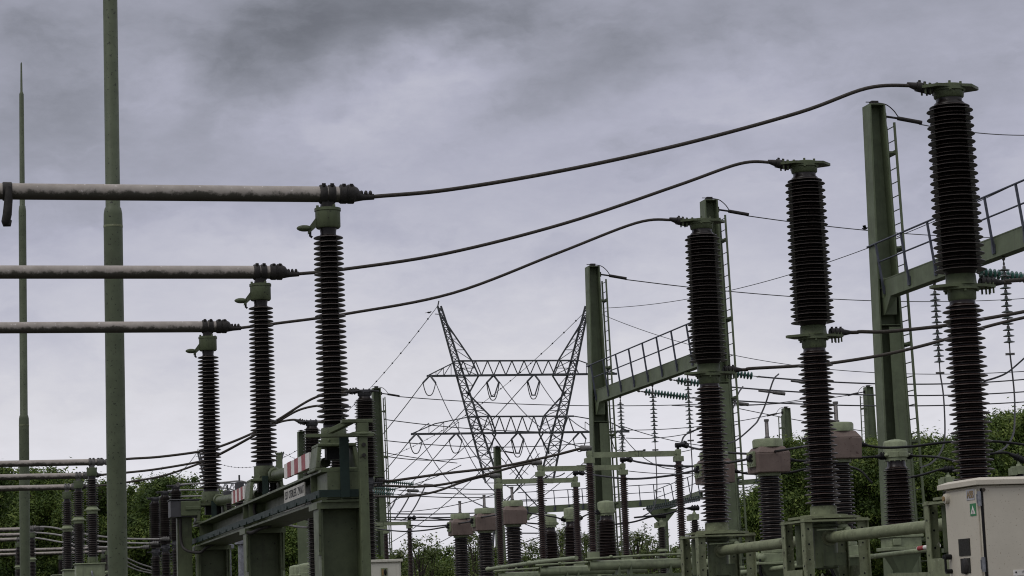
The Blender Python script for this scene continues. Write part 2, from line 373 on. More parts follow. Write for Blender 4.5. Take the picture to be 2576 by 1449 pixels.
sd = bpy.data.lights.new('sun', 'SUN'); so = bpy.data.objects.new('sun', sd); COL.objects.link(so); sd.energy = .7; sd.angle = R(25); sd.color = (1, .96, .9)
sdir = Vector((math.cos(SUN_EL) * math.sin(SUN_AZ), math.cos(SUN_EL) * math.cos(SUN_AZ), math.sin(SUN_EL)))
so.rotation_euler = sdir.to_track_quat('Z', 'Y').to_euler()
SC.view_settings.view_transform = 'Standard'; SC.view_settings.look = 'None'; SC.view_settings.exposure = 0; SC.view_settings.gamma = 1

# ------------------------------------------------------------------ ground
g = MB(); g.add([(-3000, -400, 0), (3000, -400, 0), (3000, 5000, 0), (-3000, 5000, 0)], [(0, 1, 2, 3)])
tag(g.build('ground', 'grass'), 'grass field round the substation', None, kind='structure')
g = MB(); g.add([(-38, 4, .004), (48, 4, .004), (48, 112, .004), (-38, 112, .004)], [(0, 1, 2, 3)])
tag(g.build('gravel_yard', 'gravel'), 'grey gravel yard under the switchgear', None, kind='structure')

# ------------------------------------------------------------------ post insulators carrying the tube bars
def post_insulator(mid=False, far=False):
    """origin on the pedestal, 2.46 m up to the axis of the bar"""
    t = empty('post_insulator', (0, 0, 0), TH, None, 'insulator')
    n = 20 if far else 44
    b = MB().lathe([(.122, 0), (.125, .01), (.125, .145), (.118, .158)], 32); b.lathe([(.135, .0), (.135, .022)], 32)
    for k in range(6): a = k * 1.047; b.bolt((.128 * math.cos(a), .128 * math.sin(a), .03), (math.cos(a), math.sin(a), .2), .011, .025)
    b.build('base_cap', 'green', t)
    if not mid:
        b = MB().lathe([(.1, .156), (.1, .2)] + sheds(.215, 2.07, 36, .16, .084, None, .147) + [(.088, 2.14)], n)
        b.build('ribbed_insulator', 'porcelain', t)
    else:
        MB().lathe([(.11, .156)] + sheds(.2, 1.2, 19, .155, .1), n).build('ribbed_insulator', 'porcelain', t)
        MB().lathe([(.1, 1.27)] + sheds(1.4, 2.07, 12, .15, .088) + [(.088, 2.14)], n).build('ribbed_insulator', 'porcelain', t)
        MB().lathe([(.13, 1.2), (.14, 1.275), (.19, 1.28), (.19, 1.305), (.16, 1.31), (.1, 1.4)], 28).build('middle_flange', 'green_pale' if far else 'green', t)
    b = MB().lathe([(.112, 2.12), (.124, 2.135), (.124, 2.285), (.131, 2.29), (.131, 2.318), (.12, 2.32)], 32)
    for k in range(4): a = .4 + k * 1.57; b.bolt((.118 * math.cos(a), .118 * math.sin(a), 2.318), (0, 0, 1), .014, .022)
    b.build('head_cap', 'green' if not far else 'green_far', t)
    if not far:
        b = MB().ell((-.235, 0, 2.12), .08, .05, .032)
        b.hexa([(-.2, -.025, 2.06), (-.11, -.025, 2.14), (-.11, .025, 2.14), (-.2, .025, 2.06)], [(-.2, -.025, 2.12), (-.11, -.025, 2.24), (-.11, .025, 2.24), (-.2, .025, 2.12)])
        b.build('contact_horn', 'green', t)
        MB().tube([(-.18, 0, 2.09), (-.18, 0, 2.045), (-.16, 0, 2.03)], .013, 8).build('horn_hook', 'clamp', t)
    b = MB()
    b.hexa([(-.07, -.05, 2.318), (.07, -.05, 2.318), (.07, .05, 2.318), (-.07, .05, 2.318)], [(-.055, -.05, 2.4), (.055, -.05, 2.4), (.055, .05, 2.4), (-.055, .05, 2.4)])
    for x in (-.042, .042):
        b.lathe([(.088, -.036), (.096, -.026), (.096, .026), (.088, .036)], 20)
        for i in range(len(b.v) - 80, len(b.v)):
            X, Y_, Z = b.v[i]; b.v[i] = (Z + x, Y_, 2.46 + X)
        b.bolt((x, -.06, 2.53), (0, -.3, 1), .02, .03); b.bolt((x, .06, 2.53), (0, .3, 1), .02, .03)
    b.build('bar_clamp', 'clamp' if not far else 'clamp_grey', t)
    return t
def bus_bar(left, far=False, hook=None):
    """aluminium tube bar; origin on its axis above the insulator, end fitting to the right"""
    t = empty('bus_bar', (0, 0, 0), TH, None, 'bus bar')
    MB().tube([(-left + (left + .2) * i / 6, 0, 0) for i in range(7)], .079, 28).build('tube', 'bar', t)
    b = MB()
    b.tube([(.11, 0, 0), (.12, 0, 0), (.13, 0, 0), (.26, 0, 0), (.28, 0, -.004), (.32, 0, -.02), (.36, 0, -.025), (.47, 0, -.02)], [.075, .084, .09, .09, .078, .05, .034, .03], 18)
    for x in (.16, .235):
        b.tube([(x - .034, 0, .004), (x - .026, 0, .004), (x + .026, 0, .004), (x + .034, 0, .004)], [.088, .098, .098, .088], 18)
        b.bolt((x, -.06, .07), (0, -.3, 1), .018, .028)
    for x in (.345, .39, .435): b.ell((x, 0, .012), .02, .032, .032, 10, 6)
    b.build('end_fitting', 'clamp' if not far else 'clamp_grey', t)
    if hook is not None:
        b = MB().tube([(hook - .045, 0, 0), (hook - .04, 0, 0), (hook + .04, 0, 0), (hook + .045, 0, 0)], [.082, .092, .092, .082], 18)
        b.tube([(hook + .01, -.09, .03), (hook + .008, -.1, -.1), (hook - .004, -.09, -.24), (hook - .018, -.08, -.31), (hook - .022, -.075, -.345)], [.03, .04, .043, .042, .022], 14)
        b.tube([(hook - .05, -.07, -.3), (hook - .03, -.07, -.335), (hook + .015, -.07, -.335), (hook + .03, -.07, -.29)], [.012, .024, .024, .012], 10)
        b.build('contact_hook', 'clamp', t, bevel=.012)
    return t
HB = 4.26
near = [(840, 1118, 823, 489), (662.6, 1206.7, 654, 685), (534.6, 1266, 522, 822)]
proto = post_insulator(); protom = post_insulator(True, True)
LAB = ['tallest of three black ribbed insulators, nearest one beside the striped beam', 'middle of three black ribbed insulators on the green beam', 'smallest of three black ribbed insulators, at far end of green beam']
LBAR = ['topmost weathered tube bar with a dark hanging hook', 'second thick weathered tube bar, below the topmost one', 'third thick weathered tube bar, lowest of the near three']
PED = []; BARS = []
for i, (bx_, by_, tx_, ty_) in enumerate(near):
    top = pth(tx_, ty_, HB); base = top - Vector((0, 0, 2.46)); PED.append(base)
    o = proto if i == 0 else copy_tree(proto)
    o.location = base; tag(o, LAB[i], 'insulator', 'insulators on the near green beam')
    hk = None; k_ = kfit(top, ty_, by_, 2.46); o.scale = (1, 1, k_); base = top - Vector((0, 0, 2.46 * k_)); PED[-1] = base; o.location = base
    if i == 0:
        lo, hi = 1., 9.
        for _ in range(40):
            m_ = (lo + hi) / 2
            if proj(top - VX * m_)[0] > 18: lo = m_
            else: hi = m_
        hk = -lo
    bb = bus_bar(9 + i * 2, hook=hk); bb.location = top; tag(bb, LBAR[i], 'bus bar', 'thick tube bars on the left'); BARS.append(top)
midrow = [(A_ := q('A', 692, 590)), q('A', 590, 692), q('A', 505, 778)]
LAB = ['two stage insulator with flanged middle, tallest under the pale bars', 'two stage insulator with flanged middle, between two like it', 'two stage insulator with flanged middle, shortest and leftmost of its row']
LBAR = ['uppermost of three pale bars before the thin pole', 'middle of three pale bars before the thin pole', 'lowest of three pale bars before the thin pole']
MID = []
for i, p in enumerate(midrow):
    top = pth(*p, HB); o = protom if i == 0 else copy_tree(protom); o.location = top - Vector((0, 0, 2.46)); tag(o, LAB[i], 'insulator', 'two stage insulators by the pole')
    bb = bus_bar(14 + i, True); bb.location = top; tag(bb, LBAR[i], 'bus bar', 'pale tube bars by the pole'); MID.append(top)
    c = empty('operating_box', top - Vector((0, 0, 2.46)), TH, ['green gear box under the tallest two stage insulator', 'green gear box under the middle two stage insulator', 'green gear box under the leftmost two stage insulator'][i], 'gear box', 'green gear boxes under insulators')
    b = MB().bx(-.42, .26, -.3, .3, -.4, -.03); b.bx(-.46, .3, -.34, .34, -.03, 0); b.build('housing', 'green_pale', c, bevel=.015)
    MB().bx(-.3, .18, -.2, .2, -2.2, -.4).bx(-.42, .3, -.36, .36, -3.6, -2.2).build('stand', 'green_far', c)
    MB().tube([(-.05, -.31, -.2), (-.05, -.36, -.22), (-.02, -.36, -.4), (.02, -.33, -.5)], .022, 8).build('conduit', 'galv', c)
farrow = [(80, 1331), (62, 1345), (46, 1357)]
LAB = ['far black insulator right of the thin pole, behind it', 'far black insulator hidden mostly by the thin pole', 'far black insulator left of the thin pole']
LBAR = ['top one of three distant bars meeting the thin pole low down', 'middle one of three distant bars meeting the thin pole low down', 'bottom one of three distant bars meeting the thin pole low down']
for i, p in enumerate(farrow):
    top = pth(*p, HB); o = copy_tree(protom); o.location = top - Vector((0, 0, 2.46)); tag(o, LAB[i], 'insulator', 'distant insulators at the left edge')
    bb = bus_bar(16 + i, True); bb.location = top; tag(bb, LBAR[i], 'bus bar', 'distant bars at the left edge')
    MID.append(top)
    c = MB().bx(-.2, .2, -.2, .2, -3.9, 0).bx(-.3, .3, -.3, .3, -.12, -.0).build('insulator_stand', 'green_far', loc=top - Vector((0, 0, 2.462))); c.rotation_euler = (0, 0, TH)
    tag(c, ['green stand below the far insulator right of the thin pole', 'green stand below the far insulator behind the thin pole', 'green stand below the far insulator left of the thin pole'][i], 'stand')

# ------------------------------------------------------------------ the steel beam under the near insulators
bd = PED[0] - PED[2]; BRZ = math.atan2(bd.x, -bd.y)
fr = empty('support_frame', (PED[0].x, PED[0].y, 0), BRZ, 'long green steel beam on three columns with name sign', 'steel frame')
Z0 = PED[0].z; ln = Vector((bd.x, bd.y)).length
loc = lambda P: (Matrix.Rotation(-BRZ, 3, 'Z') @ (P - Vector((PED[0].x, PED[0].y, 0))))
YP = [loc(P).y for P in PED]; XP = [loc(P).x for P in PED]
y0, y1 = -.38, YP[2] + .5
zt, zb = Z0 - .27, Z0 - .58       # top and bottom of the rolled beam
b = MB(); b.bx(-.2, .2, y0, y1, zt - .022, zt); b.bx(-.2, .2, y0, y1, zb, zb + .022); b.bx(-.01, .01, y0, y1, zb + .022, zt - .022)
for y in [YP[0] + .28, YP[1] - .25, YP[1] + .25, YP[2] - .25]: b.bx(-.19, .19, y - .008, y + .008, zb + .022, zt - .022)
b.bx(-.14, .2, y0 - .003, .2, zb + .03, zt - .025)
b.build('beam', 'green', fr)
b = MB(); b.bx(-.226, -.205, y0 + .0, y1 - .1, zb + .045, zb + .115); b.bx(-.226, .24, y0 - .03, y0 - .005, zb + .045, zb + .115)
yy = y0 + .1
while yy < y1 - .2: b.bolt((-.226, yy, zb + .06), (-1, 0, 0), .016, .012); yy += .62
b.bx(-.02, .07, y0 - .045, y0 - .03, zb + .04, zt + .33)
for yp in YP[1:]: b.bx(-.02, .05, yp - .22, yp - .2, zt, zt + .3)
b.build('earth_strap', 'band', fr)
for i, yp in enumerate(YP):
    b = MB(); x = XP[i]
    # open yoke: two splayed cheeks, a base plate and a top plate
    b.bx(x - .23, x + .23, yp - .23, yp + .23, zt, zt + .03)
    b.bx(x - .19, x + .19, yp - .19, yp + .19, Z0 - .032, Z0 - .002)
    for s in (-1, 1):
        b.hexa([(x + s * .2 - .02, yp - .21, zt + .03), (x + s * .2 + .02, yp - .21, zt + .03), (x + s * .2 + .02, yp + .21, zt + .03), (x + s * .2 - .02, yp + .21, zt + .03)],
               [(x + s * .17 - .02, yp - .18, Z0 - .03), (x + s * .17 + .02, yp - .18, Z0 - .03), (x + s * .17 + .02, yp + .18, Z0 - .03), (x + s * .17 - .02, yp + .18, Z0 - .03)])
    b.build('yoke', 'green', fr, bevel=.008)
    MB().bx(x - .08, x + .05, yp - .05, yp + .08, zt + .12, Z0 - .04).cyl((x + .1, yp, zt + .04), (x + .1, yp, Z0 - .04), .04).build('drive_gear', 'black', fr)
    yc = yp if i else yp - .1
    b = MB(); b.bx(-.24, .24, yc - .24, yc + .24, zb - .06, zb - .001)
    for s in (-1, 1):
        b.bx(s * .19 - .012, s * .19 + .012, yc - .2, yc + .2, .0, zb - .06)
        b.hexa([(s * .215 - .01, yc - .21, zb - .5), (s * .215 + .01, yc - .21, zb - .5), (s * .215 + .01, yc - .1, zb - .5), (s * .215 - .01, yc - .1, zb - .5)],
               [(s * .215 - .01, yc - .24, zb - .06), (s * .215 + .01, yc - .24, zb - .06), (s * .215 + .01, yc + .05, zb - .06), (s * .215 - .01, yc + .05, zb - .06)])
    b.bx(-.178, .178, yc + .0, yc + .02, 0, zb - .06); b.bx(-.3, .3, yc - .3, yc + .3, 0, .03)
    b.build('column', 'green', fr)
# name sign on the web
ys0, ys1 = YP[0] + .75, YP[0] + 2.2
pts_ = []
def web_y(px, py):                 # where the view through a picture position meets the beam's left flange edge plane
    d = ray(px, py); nrm = Matrix.Rotation(BRZ, 3, 'Z') @ Vector((1, 0, 0)); P0 = Vector((PED[0].x, PED[0].y, 0)) + nrm * -.19
    t = (P0 - EYE).dot(nrm) / d.dot(nrm); return loc(EYE + d * t)
s0 = web_y(*q('B', 867, 890)); s1 = web_y(*q('B', 1020, 830))
b = MB().bx(-.203, -.193, s1.y, s0.y, zb + .03, zt - .05); sg = b.build('sign_plate', 'sign_white', fr)
def text(body, size, mt, parent, loc_, rot, name='lettering', ext=.001, sx_=1., align='CENTER'):
    cu = bpy.data.curves.new(name, 'FONT'); cu.body = body; cu.size = size; cu.extrude = ext; cu.align_x = align; cu.align_y = 'CENTER'
    o = bpy.data.objects.new(name, cu); COL.objects.link(o); dg = bpy.context.evaluated_depsgraph_get()
    me = bpy.data.meshes.new_from_object(o.evaluated_get(dg)); bpy.data.objects.remove(o)
    o = bpy.data.objects.new(name, me); COL.objects.link(o); me.materials.clear(); me.materials.append(M[mt])
    o.parent = parent; o.location = loc_; o.rotation_euler = rot; o.scale = (sx_, 1, 1); return o
tw = abs(s0.y - s1.y)
tt = text('1557  OTERLEEK  ZWART', .115, 'black', sg, (-.2045, (s0.y + s1.y) / 2, (zb + zt) / 2 + .035), (R(90), 0, R(-90)))
tt.scale = (tw * .93 / max(.01, tt.dimensions.x), 1, 1)
# striped warning boards and drive rods between the phases
for i in (0, 1, 2):
    ya = YP[i] + .22; yb = web_y(*[(719, 1150), (579, 1240), (495, 1280)][i]).y
    x = XP[i] - .2; st = tag(empty('warning_board', (0, 0, 0), 0, None, None), ['red and white striped board between nearest and middle insulator yokes', 'red and white striped board between middle and farthest insulator yokes', 'short striped board end behind the grey motor box'][i], 'warning board', 'striped boards on the green beam')
    st.location = Vector((PED[0].x, PED[0].y, 0)) + Matrix.Rotation(BRZ, 3, 'Z') @ Vector((x, ya, Z0 - .13)); st.rotation_euler = (0, 0, BRZ)
    wb = MB().bx(-.012, .012, 0, yb - ya, -.075, .075).build('board', 'white', st)
    n_ = 7 if i < 2 else 2; L = yb - ya
    for k in range(1, n_, 2): MB().bx(-.014, .014, L * k / n_, L * (k + 1) / n_, -.077, .077).build('red_stripe', 'red', wb)
    if i < 2:
        a = Vector((XP[i] - .05, YP[i] + .2, Z0 - .16)); c_ = Vector((XP[i + 1] + .06, YP[i + 1] - .45, Z0 + .02)); e_ = Vector((XP[i + 1] + .1, YP[i + 1] - .1, Z0 + .08))
        ro = MB().tube([a, a.lerp(c_, .55), c_], [.05, .055, .06], 14).bar(c_, e_, .1, .1).cyl(c_ - Vector((0, .05, .0)), c_ + Vector((0, .08, .02)), .075)
        o = ro.build('drive_rod', 'green', loc=(PED[0].x, PED[0].y, 0)); o.rotation_euler = (0, 0, BRZ)
        tag(o, ['thick green drive rod reaching the middle insulator foot', 'thick green drive rod reaching the farthest insulator foot'][i], 'drive rod', 'drive rods along the beam')
# motor box at the far end and its cable
mb = pt(*q('B', 100, 945), PED[2].y - .1)
mo = empty('motor_box', mb, BRZ, 'grey green motor drive box left of the farthest beam insulator', 'motor box')
MB().bx(-.2, .2, -.16, .16, -.115, .115).bx(-.215, .215, -.18, .18, .115, .13).build('housing', 'steel_top', mo, bevel=.012)
MB().bx(-.06, .21, -.185, -.16, -.1, .1).bx(.0, .21, -.2, -.185, -.02, .03).build('cover', 'green', mo, bevel=.006)
MB().cyl((.2, 0, .05), (.5, 0, .05), .025).build('shaft', 'green', mo)
MB().bx(-.1, .1, -.05, .12, -3.1, -.115).build('bracket', 'green', mo)
cable('conduit_cable', 'grey cable looping from motor box to beam column', 'cable', [(*q('B', 72, 1010), PED[2].y - .2), (*q('B', 80, 1190), PED[2].y - .2), (*q('B', 120, 1255), PED[2].y - .3), (*q('B', 220, 1272), PED[2].y - .4), (*q('B', 270, 1235), PED[2].y - .5), (*q('B', 350, 1195), PED[2].y - .5)], .02, 'clamp')
cable('conduit_cable', 'grey cable bent under the beam at the middle column', 'cable', [(*q('B', 640, 880), PED[1].y - .3), (*q('B', 632, 950), PED[1].y - .3), (*q('B', 648, 1010), PED[1].y - .3)], .02, 'clamp')
cable('conduit_cable', 'grey cable under the beam from middle column rightwards', 'cable', [(*q('B', 580, 1120), PED[1].y - .35), (*q('B', 615, 1122), PED[1].y - .4), (*q('B', 680, 1090), PED[1].y - .6), (*q('B', 750, 1070), PED[1].y - .8)], .024, 'clamp')
# operating tube in front right of the first column
op = pt(*q('B', 1450, 520), PED[0].y - .55); o = empty('operating_rod', (op.x, op.y, 0), BRZ, 'square green operating rod with crank beside the nearest column', 'operating rod')
MB().bx(-.042, .042, -.042, .042, 0, Z0 + .02).build('rod', 'green', o, bevel=.006)
b = MB().bx(-.55, .1, -.06, .05, Z0 + .02, Z0 + .05); b.ell((0, 0, Z0 + .045), .13, .07, .03); b.build('crank_plate', 'green', o)
b = MB().bx(-.055, .055, -.05, .05, Z0 + .06, Z0 + .15).bx(-.2, .1, -.05, .05, Z0 + .15, Z0 + .185).bar((-.3, .3, Z0 + .08), (-.1, .02, Z0 + .17), .06, .05); b.build('crank', 'green', o, bevel=.006)
b = MB()
for zz in (Z0 - .06, Z0 - .16): b.bolt((0, -.042, zz), (0, -1, 0), .02, .03)
b.build('bolts', 'clamp', o)
# ------------------------------------------------------------------ circuit breaker poles
def octagon(rx, ry, c=.35):
    return [(-rx, -ry * c), (-rx * c, -ry), (rx * c, -ry), (rx, -ry * c), (rx, ry * c), (rx * c, ry), (-rx * c, ry), (-rx, ry * c)]
def breaker_pole(far=False):
    """origin on the base plate, 4.54 m up to the top plate"""
    t = empty('circuit_breaker_pole', (0, 0, 0), TH, None, 'circuit breaker'); n = 20 if far else 48
    gt = 'steel_top' if far else 'green'
    MB().prism(octagon(.42, .36, .5), -.03, -.001).lathe([(.3, -.001), (.3, .02), (.17, .022), (.168, .13), (.15, .135)], 32).build('base_flange', 'steel_top' if far else 'green_moss', t)
    MB().lathe([(.15, .13)] + sheds(.17, 2.09, 19, .226, .14, .188) + [(.14, 2.12)], n).build('lower_insulator', 'porcelain' if far else 'porcelain_brown', t)
    mo_ = -.05; b = MB().lathe([(.14, 2.16 + mo_), (.155, 2.18 + mo_), (.158, 2.27 + mo_), (.2, 2.275 + mo_), (.2, 2.3 + mo_)], 32)
    b.prism([(-.37, -.03), (-.2, -.17), (.2, -.17), (.38, -.07), (.38, .07), (.2, .17), (-.2, .17), (-.37, .03)], 2.3 + mo_, 2.33 + mo_)
    b.lathe([(.19, 2.33 + mo_), (.17, 2.35 + mo_), (.165, 2.44 + mo_), (.155, 2.45 + mo_)], 32)
    for k in range(6): a = k * 1.047 + .3; b.bolt((.18 * math.cos(a), .18 * math.sin(a), 2.3 + mo_), (0, 0, -1), .016, .05)
    for x in (.27, .32, .36):
        for y in (-.05, .05): b.bolt((x, y, 2.3 + mo_), (0, 0, -1), .012, .06); b.bolt((x, y, 2.33 + mo_), (0, 0, 1), .012, .03)
    b.build('middle_terminal', gt, t)
    MB().lathe([(.15, 2.39)] + sheds(2.44, 4.3, 21, .282, .185, .245, .256) + [(.145, 4.32), (.145, 4.37)], n).build('upper_insulator', 'porcelain', t)
    b = MB().lathe([(.14, 4.35), (.165, 4.37), (.172, 4.43), (.19, 4.435), (.19, 4.46)], 32)
    b.prism([(-.36, -.04), (-.2, -.18), (.2, -.18), (.36, -.02), (.36, .02), (.2, .18), (-.2, .18), (-.36, .04)], 4.46, 4.492)
    b.lathe([(.17, 4.492), (.165, 4.505), (.05, 4.51)], 28)
    for k in range(6): a = k * 1.047 + .2; b.bolt((.15 * math.cos(a), .15 * math.sin(a), 4.5), (0, 0, 1), .016, .03); b.bolt((.18 * math.cos(a), .18 * math.sin(a), 4.46), (0, 0, -1), .016, .04)
    for x in (-.3, -.24):
        for y in (-.05, .05): b.bolt((x, y, 4.46), (0, 0, -1), .012, .06); b.bolt((x, y, 4.49), (0, 0, 1), .012, .03)
    b.build('top_terminal', gt, t)
    return t
bp = breaker_pole(); bpf = breaker_pole(True)
spots = [(2385, 219, 2443, 702), (2022, 411, 2045, 823), (1764, 555, 1775, 922)]
LAB = ['tallest brown ribbed breaker pole, at the right behind the beige cabinet', 'middle brown ribbed breaker pole on a green channel stand', 'shortest near breaker pole, left of the steel post']
BK = []
for i, (tx, ty, _, _) in enumerate(spots):
    top = pth(tx, ty, 5.73); kb = kfit(pth(2022, 411, 5.73), 411, 1300, 4.49); base = top - Vector((0, 0, 4.49 * kb)); BK.append(base)
    o = bp if i == 0 else copy_tree(bp); o.location = base; o.scale = (1, 1, kb); tag(o, LAB[i], 'circuit breaker', 'near breaker poles')
def stand():
    t = empty('breaker_stand', (0, 0, 0), TH, None, 'breaker stand')
    for sx_ in (-1, 1):
        for sy in (-1, 1):
            b = MB(); x, y = sx_ * .36, sy * .34
            b.bx(x - .058, x + .058, y - .008, y + .008, -1.5, -.032); b.bx(*sorted((x + sx_ * .0585, x + sx_ * .072)), y - .058, y + .058, -1.5, -.032)
            p = b.build('channel_post', 'green_moss', t)
            h = MB()
            for k in range(7):
                zz = -.16 - k * .19; h.bolt((x, y - .008, zz), (0, -1, 0), .013, .003); h.bolt((x + .0585 if sx_ > 0 else x - .072, y, zz - .08), (-1, 0, 0), .013, .003)
            h.build('bolt_holes', 'black', p)
    b = MB(); b.bx(-.44, .44, -.42, -.35, -.075, -.052); b.bx(-.44, .44, .35, .42, -.075, -.052); b.bx(-.44, -.37, -.35, .35, -.075, -.052); b.bx(.37, .44, -.35, .35, -.075, -.052)
    b.build('top_frame', 'green_moss', t)
    b = MB(); b.bx(-.452, -.44, -.3, .3, -1.2, -.66); b.bx(-.3, .3, -.362, -.35, -1.3, -.86); b.bx(.44, .452, -.3, .3, -1.2, -.62)
    b.hexa([(.1, -.366, -1.25), (.3, -.366, -1.25), (.3, -.352, -1.25), (.1, -.352, -1.25)], [(.28, -.366, -.75), (.3, -.366, -.75), (.3, -.352, -.75), (.28, -.352, -.75)])
    b.bar((.2, .1, -1.2), (-.2, -.3, -.75), .02, .09); b.build('gusset_plates', 'green_moss', t)
    b = MB().lathe([(.1, -.66), (.15, -.64), (.15, -.14), (.2, -.13), (.2, -.1), (.16, -.09), (.16, -.032)], 28).bx(-.1, .2, -.16, .12, -.62, -.46); b.cyl((-.3, .1, -.6), (-.3, .1, -.1), .06); b.build('mechanism_housing', 'green', t)
    b = MB().bx(.08, .2, -.35, -.2, -.28, -.16).cyl((.14, -.36, -.2), (.14, -.44, -.18), .035).ell((.12, -.33, -.14), .07, .05, .04); b.cyl((-.25, -.36, -.18), (.1, -.36, -.17), .008); b.build('gas_valve', 'green_pale', t)
    b = MB().bx(-.55, .55, -.5, .5, -1.62, -1.5).bx(-.3, .3, -.25, .25, -4.2, -1.62); b.build('pedestal', 'green', t)
    return t
sp = stand(); LAB = ['green channel stand hidden behind the beige cabinet', 'green channel stand with bolt holes under the middle breaker pole', 'green channel stand under the shortest near breaker pole']
for i, P in enumerate(BK):
    o = sp if i == 0 else copy_tree(sp); o.location = P; tag(o, LAB[i], 'breaker stand', 'near breaker stands')
for i in (0, 1):
    a = BK[i] + Vector((0, 0, -.27)); c_ = BK[i + 1] + Vector((0, 0, -.27)); d = (c_ - a).normalized()
    b = MB().tube([Vector((0, 0, 0)), (c_ - a) * .5, c_ - a + d * .05], .071, 20); b.cyl(d * -.05, d * .18, .11, n=18); b.cyl(c_ - a - d * .16, c_ - a - d * .0, .1, n=18)
    o = b.build('coupling_tube', 'green_moss', loc=a); tag(o, ['thick mossy green tube from middle breaker stand towards the cabinet', 'thick mossy green tube between shortest and middle breaker stands'][i], 'coupling tube', 'coupling tubes of the breakers')
# lower front bar towards the cabinet
a = pt(*q('F', 940, 1449), BK[1].y - 1.4); c_ = pt(*q('F', 1420, 1432), BK[0].y - .3)
o = MB().bar((0, 0, 0), c_ - a, .12, .06).build('base_rail', 'green_moss', loc=a); tag(o, 'flat green rail at bottom right ending at the beige cabinet', 'rail')
# ------------------------------------------------------------------ beige cabinet
ce = pt(*q('F', 1592, 766), BK[0].y - 1.35)
cb = empty('control_cabinet', (ce.x, ce.y, 0), TH, 'large beige control cabinet with vents, logo plate and green sticker', 'cabinet')
zt = ce.z; W, D_ = 1.15, .81
MB().bx(.0, W, .0, D_, .4, zt - .0).bx(-.02, W + .02, -.02, D_ + .02, .3, .42).build('body', 'beige', cb, bevel=.008)
b = MB(); b.prism([(-.06, -.06), (W + .06, -.06), (W + .06, D_ + .08), (-.06, D_ + .08)], zt + .005, zt + .055)
b.hexa([(-.06, -.06, zt + .055), (W + .06, -.06, zt + .055), (W + .06, D_ + .08, zt + .055), (-.06, D_ + .08, zt + .055)], [(.02, .02, zt + .085), (W - .02, .02, zt + .085), (W - .02, D_ - .02, zt + .085), (.02, D_ - .02, zt + .085)])
b.build('roof', 'beige', cb, bevel=.003)
dr = MB().bx(-.022, -.001, .03, D_ - .02, .5, zt - .03).build('door', 'beige', cb, bevel=.005)
def dp(zx, zy):                    # local position on the cabinet's left face for a picture position
    px = q('F', zx, zy); d = ray(*px); P0 = Vector((ce.x, ce.y, 0)); t = (P0 - VX * .022 - EYE).dot(VX) / d.dot(VX); w_ = EYE + d * t - P0
    return (w_.dot(VY), w_.z)
def fp(zx, zy):                    # the same on its front face
    px = q('F', zx, zy); d = ray(*px); P0 = Vector((ce.x, ce.y, 0)); t = (P0 - EYE).dot(VY) / d.dot(VY); w_ = EYE + d * t - P0
    return (w_.dot(VX), w_.z)
ya, za = dp(1563, 880); yb, zb_ = dp(1497, 800)
pl = MB().bx(-.027, -.0225, ya, yb, min(za, zb_) + .012, max(za, zb_) - .0).build('name_plate', 'plate_grey', dr)
tt = text('ABB', .1, 'gold', pl, (-.029, (ya + yb) / 2, (za + zb_) / 2 + .004), (R(90), 0, R(-90)), ext=.0015); tt.scale = (.8 * abs(yb - ya) / tt.dimensions.x, .62 * abs(za - zb_) / tt.dimensions.y, 1)
ya, za = dp(1575, 1000); yb, zb_ = dp(1524, 905)
st = MB().bx(-.026, -.0225, ya, yb, za + .01, zb_).build('safety_sticker', 'sign_green', dr)
ym, hw, hh = (ya + yb) / 2, abs(yb - ya) / 2, zb_ - za
tri = MB().add([(-.0275, ym + hw * .78, za + hh * .22), (-.0275, ym - hw * .78, za + hh * .22), (-.0275, ym, zb_ - hh * .14)], [(0, 1, 2)]).build('white_triangle', 'white', st)
text('A', hh * .3, 'black', tri, (-.0285, ym, za + hh * .42), (R(90), 0, R(-90)), ext=.0005)
tri2 = MB().bx(-.0285, -.0278, ym - hw * .35, ym + hw * .35, za + hh * .27, za + hh * .3).build('underline', 'black', tri)
ya, za = dp(1356, 866)
MB().tube([(-.022, ya, za), (-.06, ya, za), (-.065, ya, za)], [.055, .05, .03], 22).cyl((-.06, ya, za), (-.075, ya, za), .022).build('vent_cap', 'beige', dr)
MB().cyl((-.064, ya, za), (-.078, ya, za), .026).build('cap_screw', 'gold', dr)
ya, za = dp(1532, 1300); yb, zb_ = dp(1440, 1172)
MB().bx(-.03, -.0225, ya, yb, za + .01, zb_).build('vent_grille', 'vent', dr)
ya, za = dp(1535, 1432); yb, zb_ = dp(1457, 1318); ym, zm = (ya + yb) / 2, (za + zb_) / 2
fn = MB().bx(-.034, -.0225, ya, yb, za + .01, zb_).build('fan_frame', 'vent', dr, bevel=.006)
MB().tube([(-.034, ym, zm), (-.042, ym, zm)], [.085, .078], 26).cyl((-.042, ym, zm), (-.046, ym, zm), .02).build('fan_cover', 'clamp', fn)
ya, za = dp(1382, 1305); yb, zb_ = dp(1372, 1415)
MB().cyl((-.022, ya, za), (-.1, ya, za), .028).cyl((-.022, ya, zb_), (-.09, ya, zb_), .024).tube([(-.09, ya, za), (-.09, ya, zb_)], .014, 8).bx(-.1, -.08, ya, ya + .05, za - .02, za + .02).build('door_handle', 'black', dr)
for zz in ((1600, 865), (1635, 1362)):
    x, zh = fp(*zz); MB().cyl((-.012, -.014, zh - .075), (-.012, -.014, zh + .075), .02, n=12).bx(-.04, .03, -.006, -.001, zh - .05, zh + .05).build('hinge', 'galv', cb)
MB().bx(.004, .032, -.006, -.0005, .5, zt - .03).build('seal_strip', 'black', cb)
fd = MB().bx(.035, W - .02, -.018, -.001, .5, zt - .03).build('side_panel', 'beige', cb, bevel=.004)
x, zz = fp(1617, 800); MB().cyl((x, -.018, zz), (x, -.04, zz), .018).build('bolt', 'bark', fd)
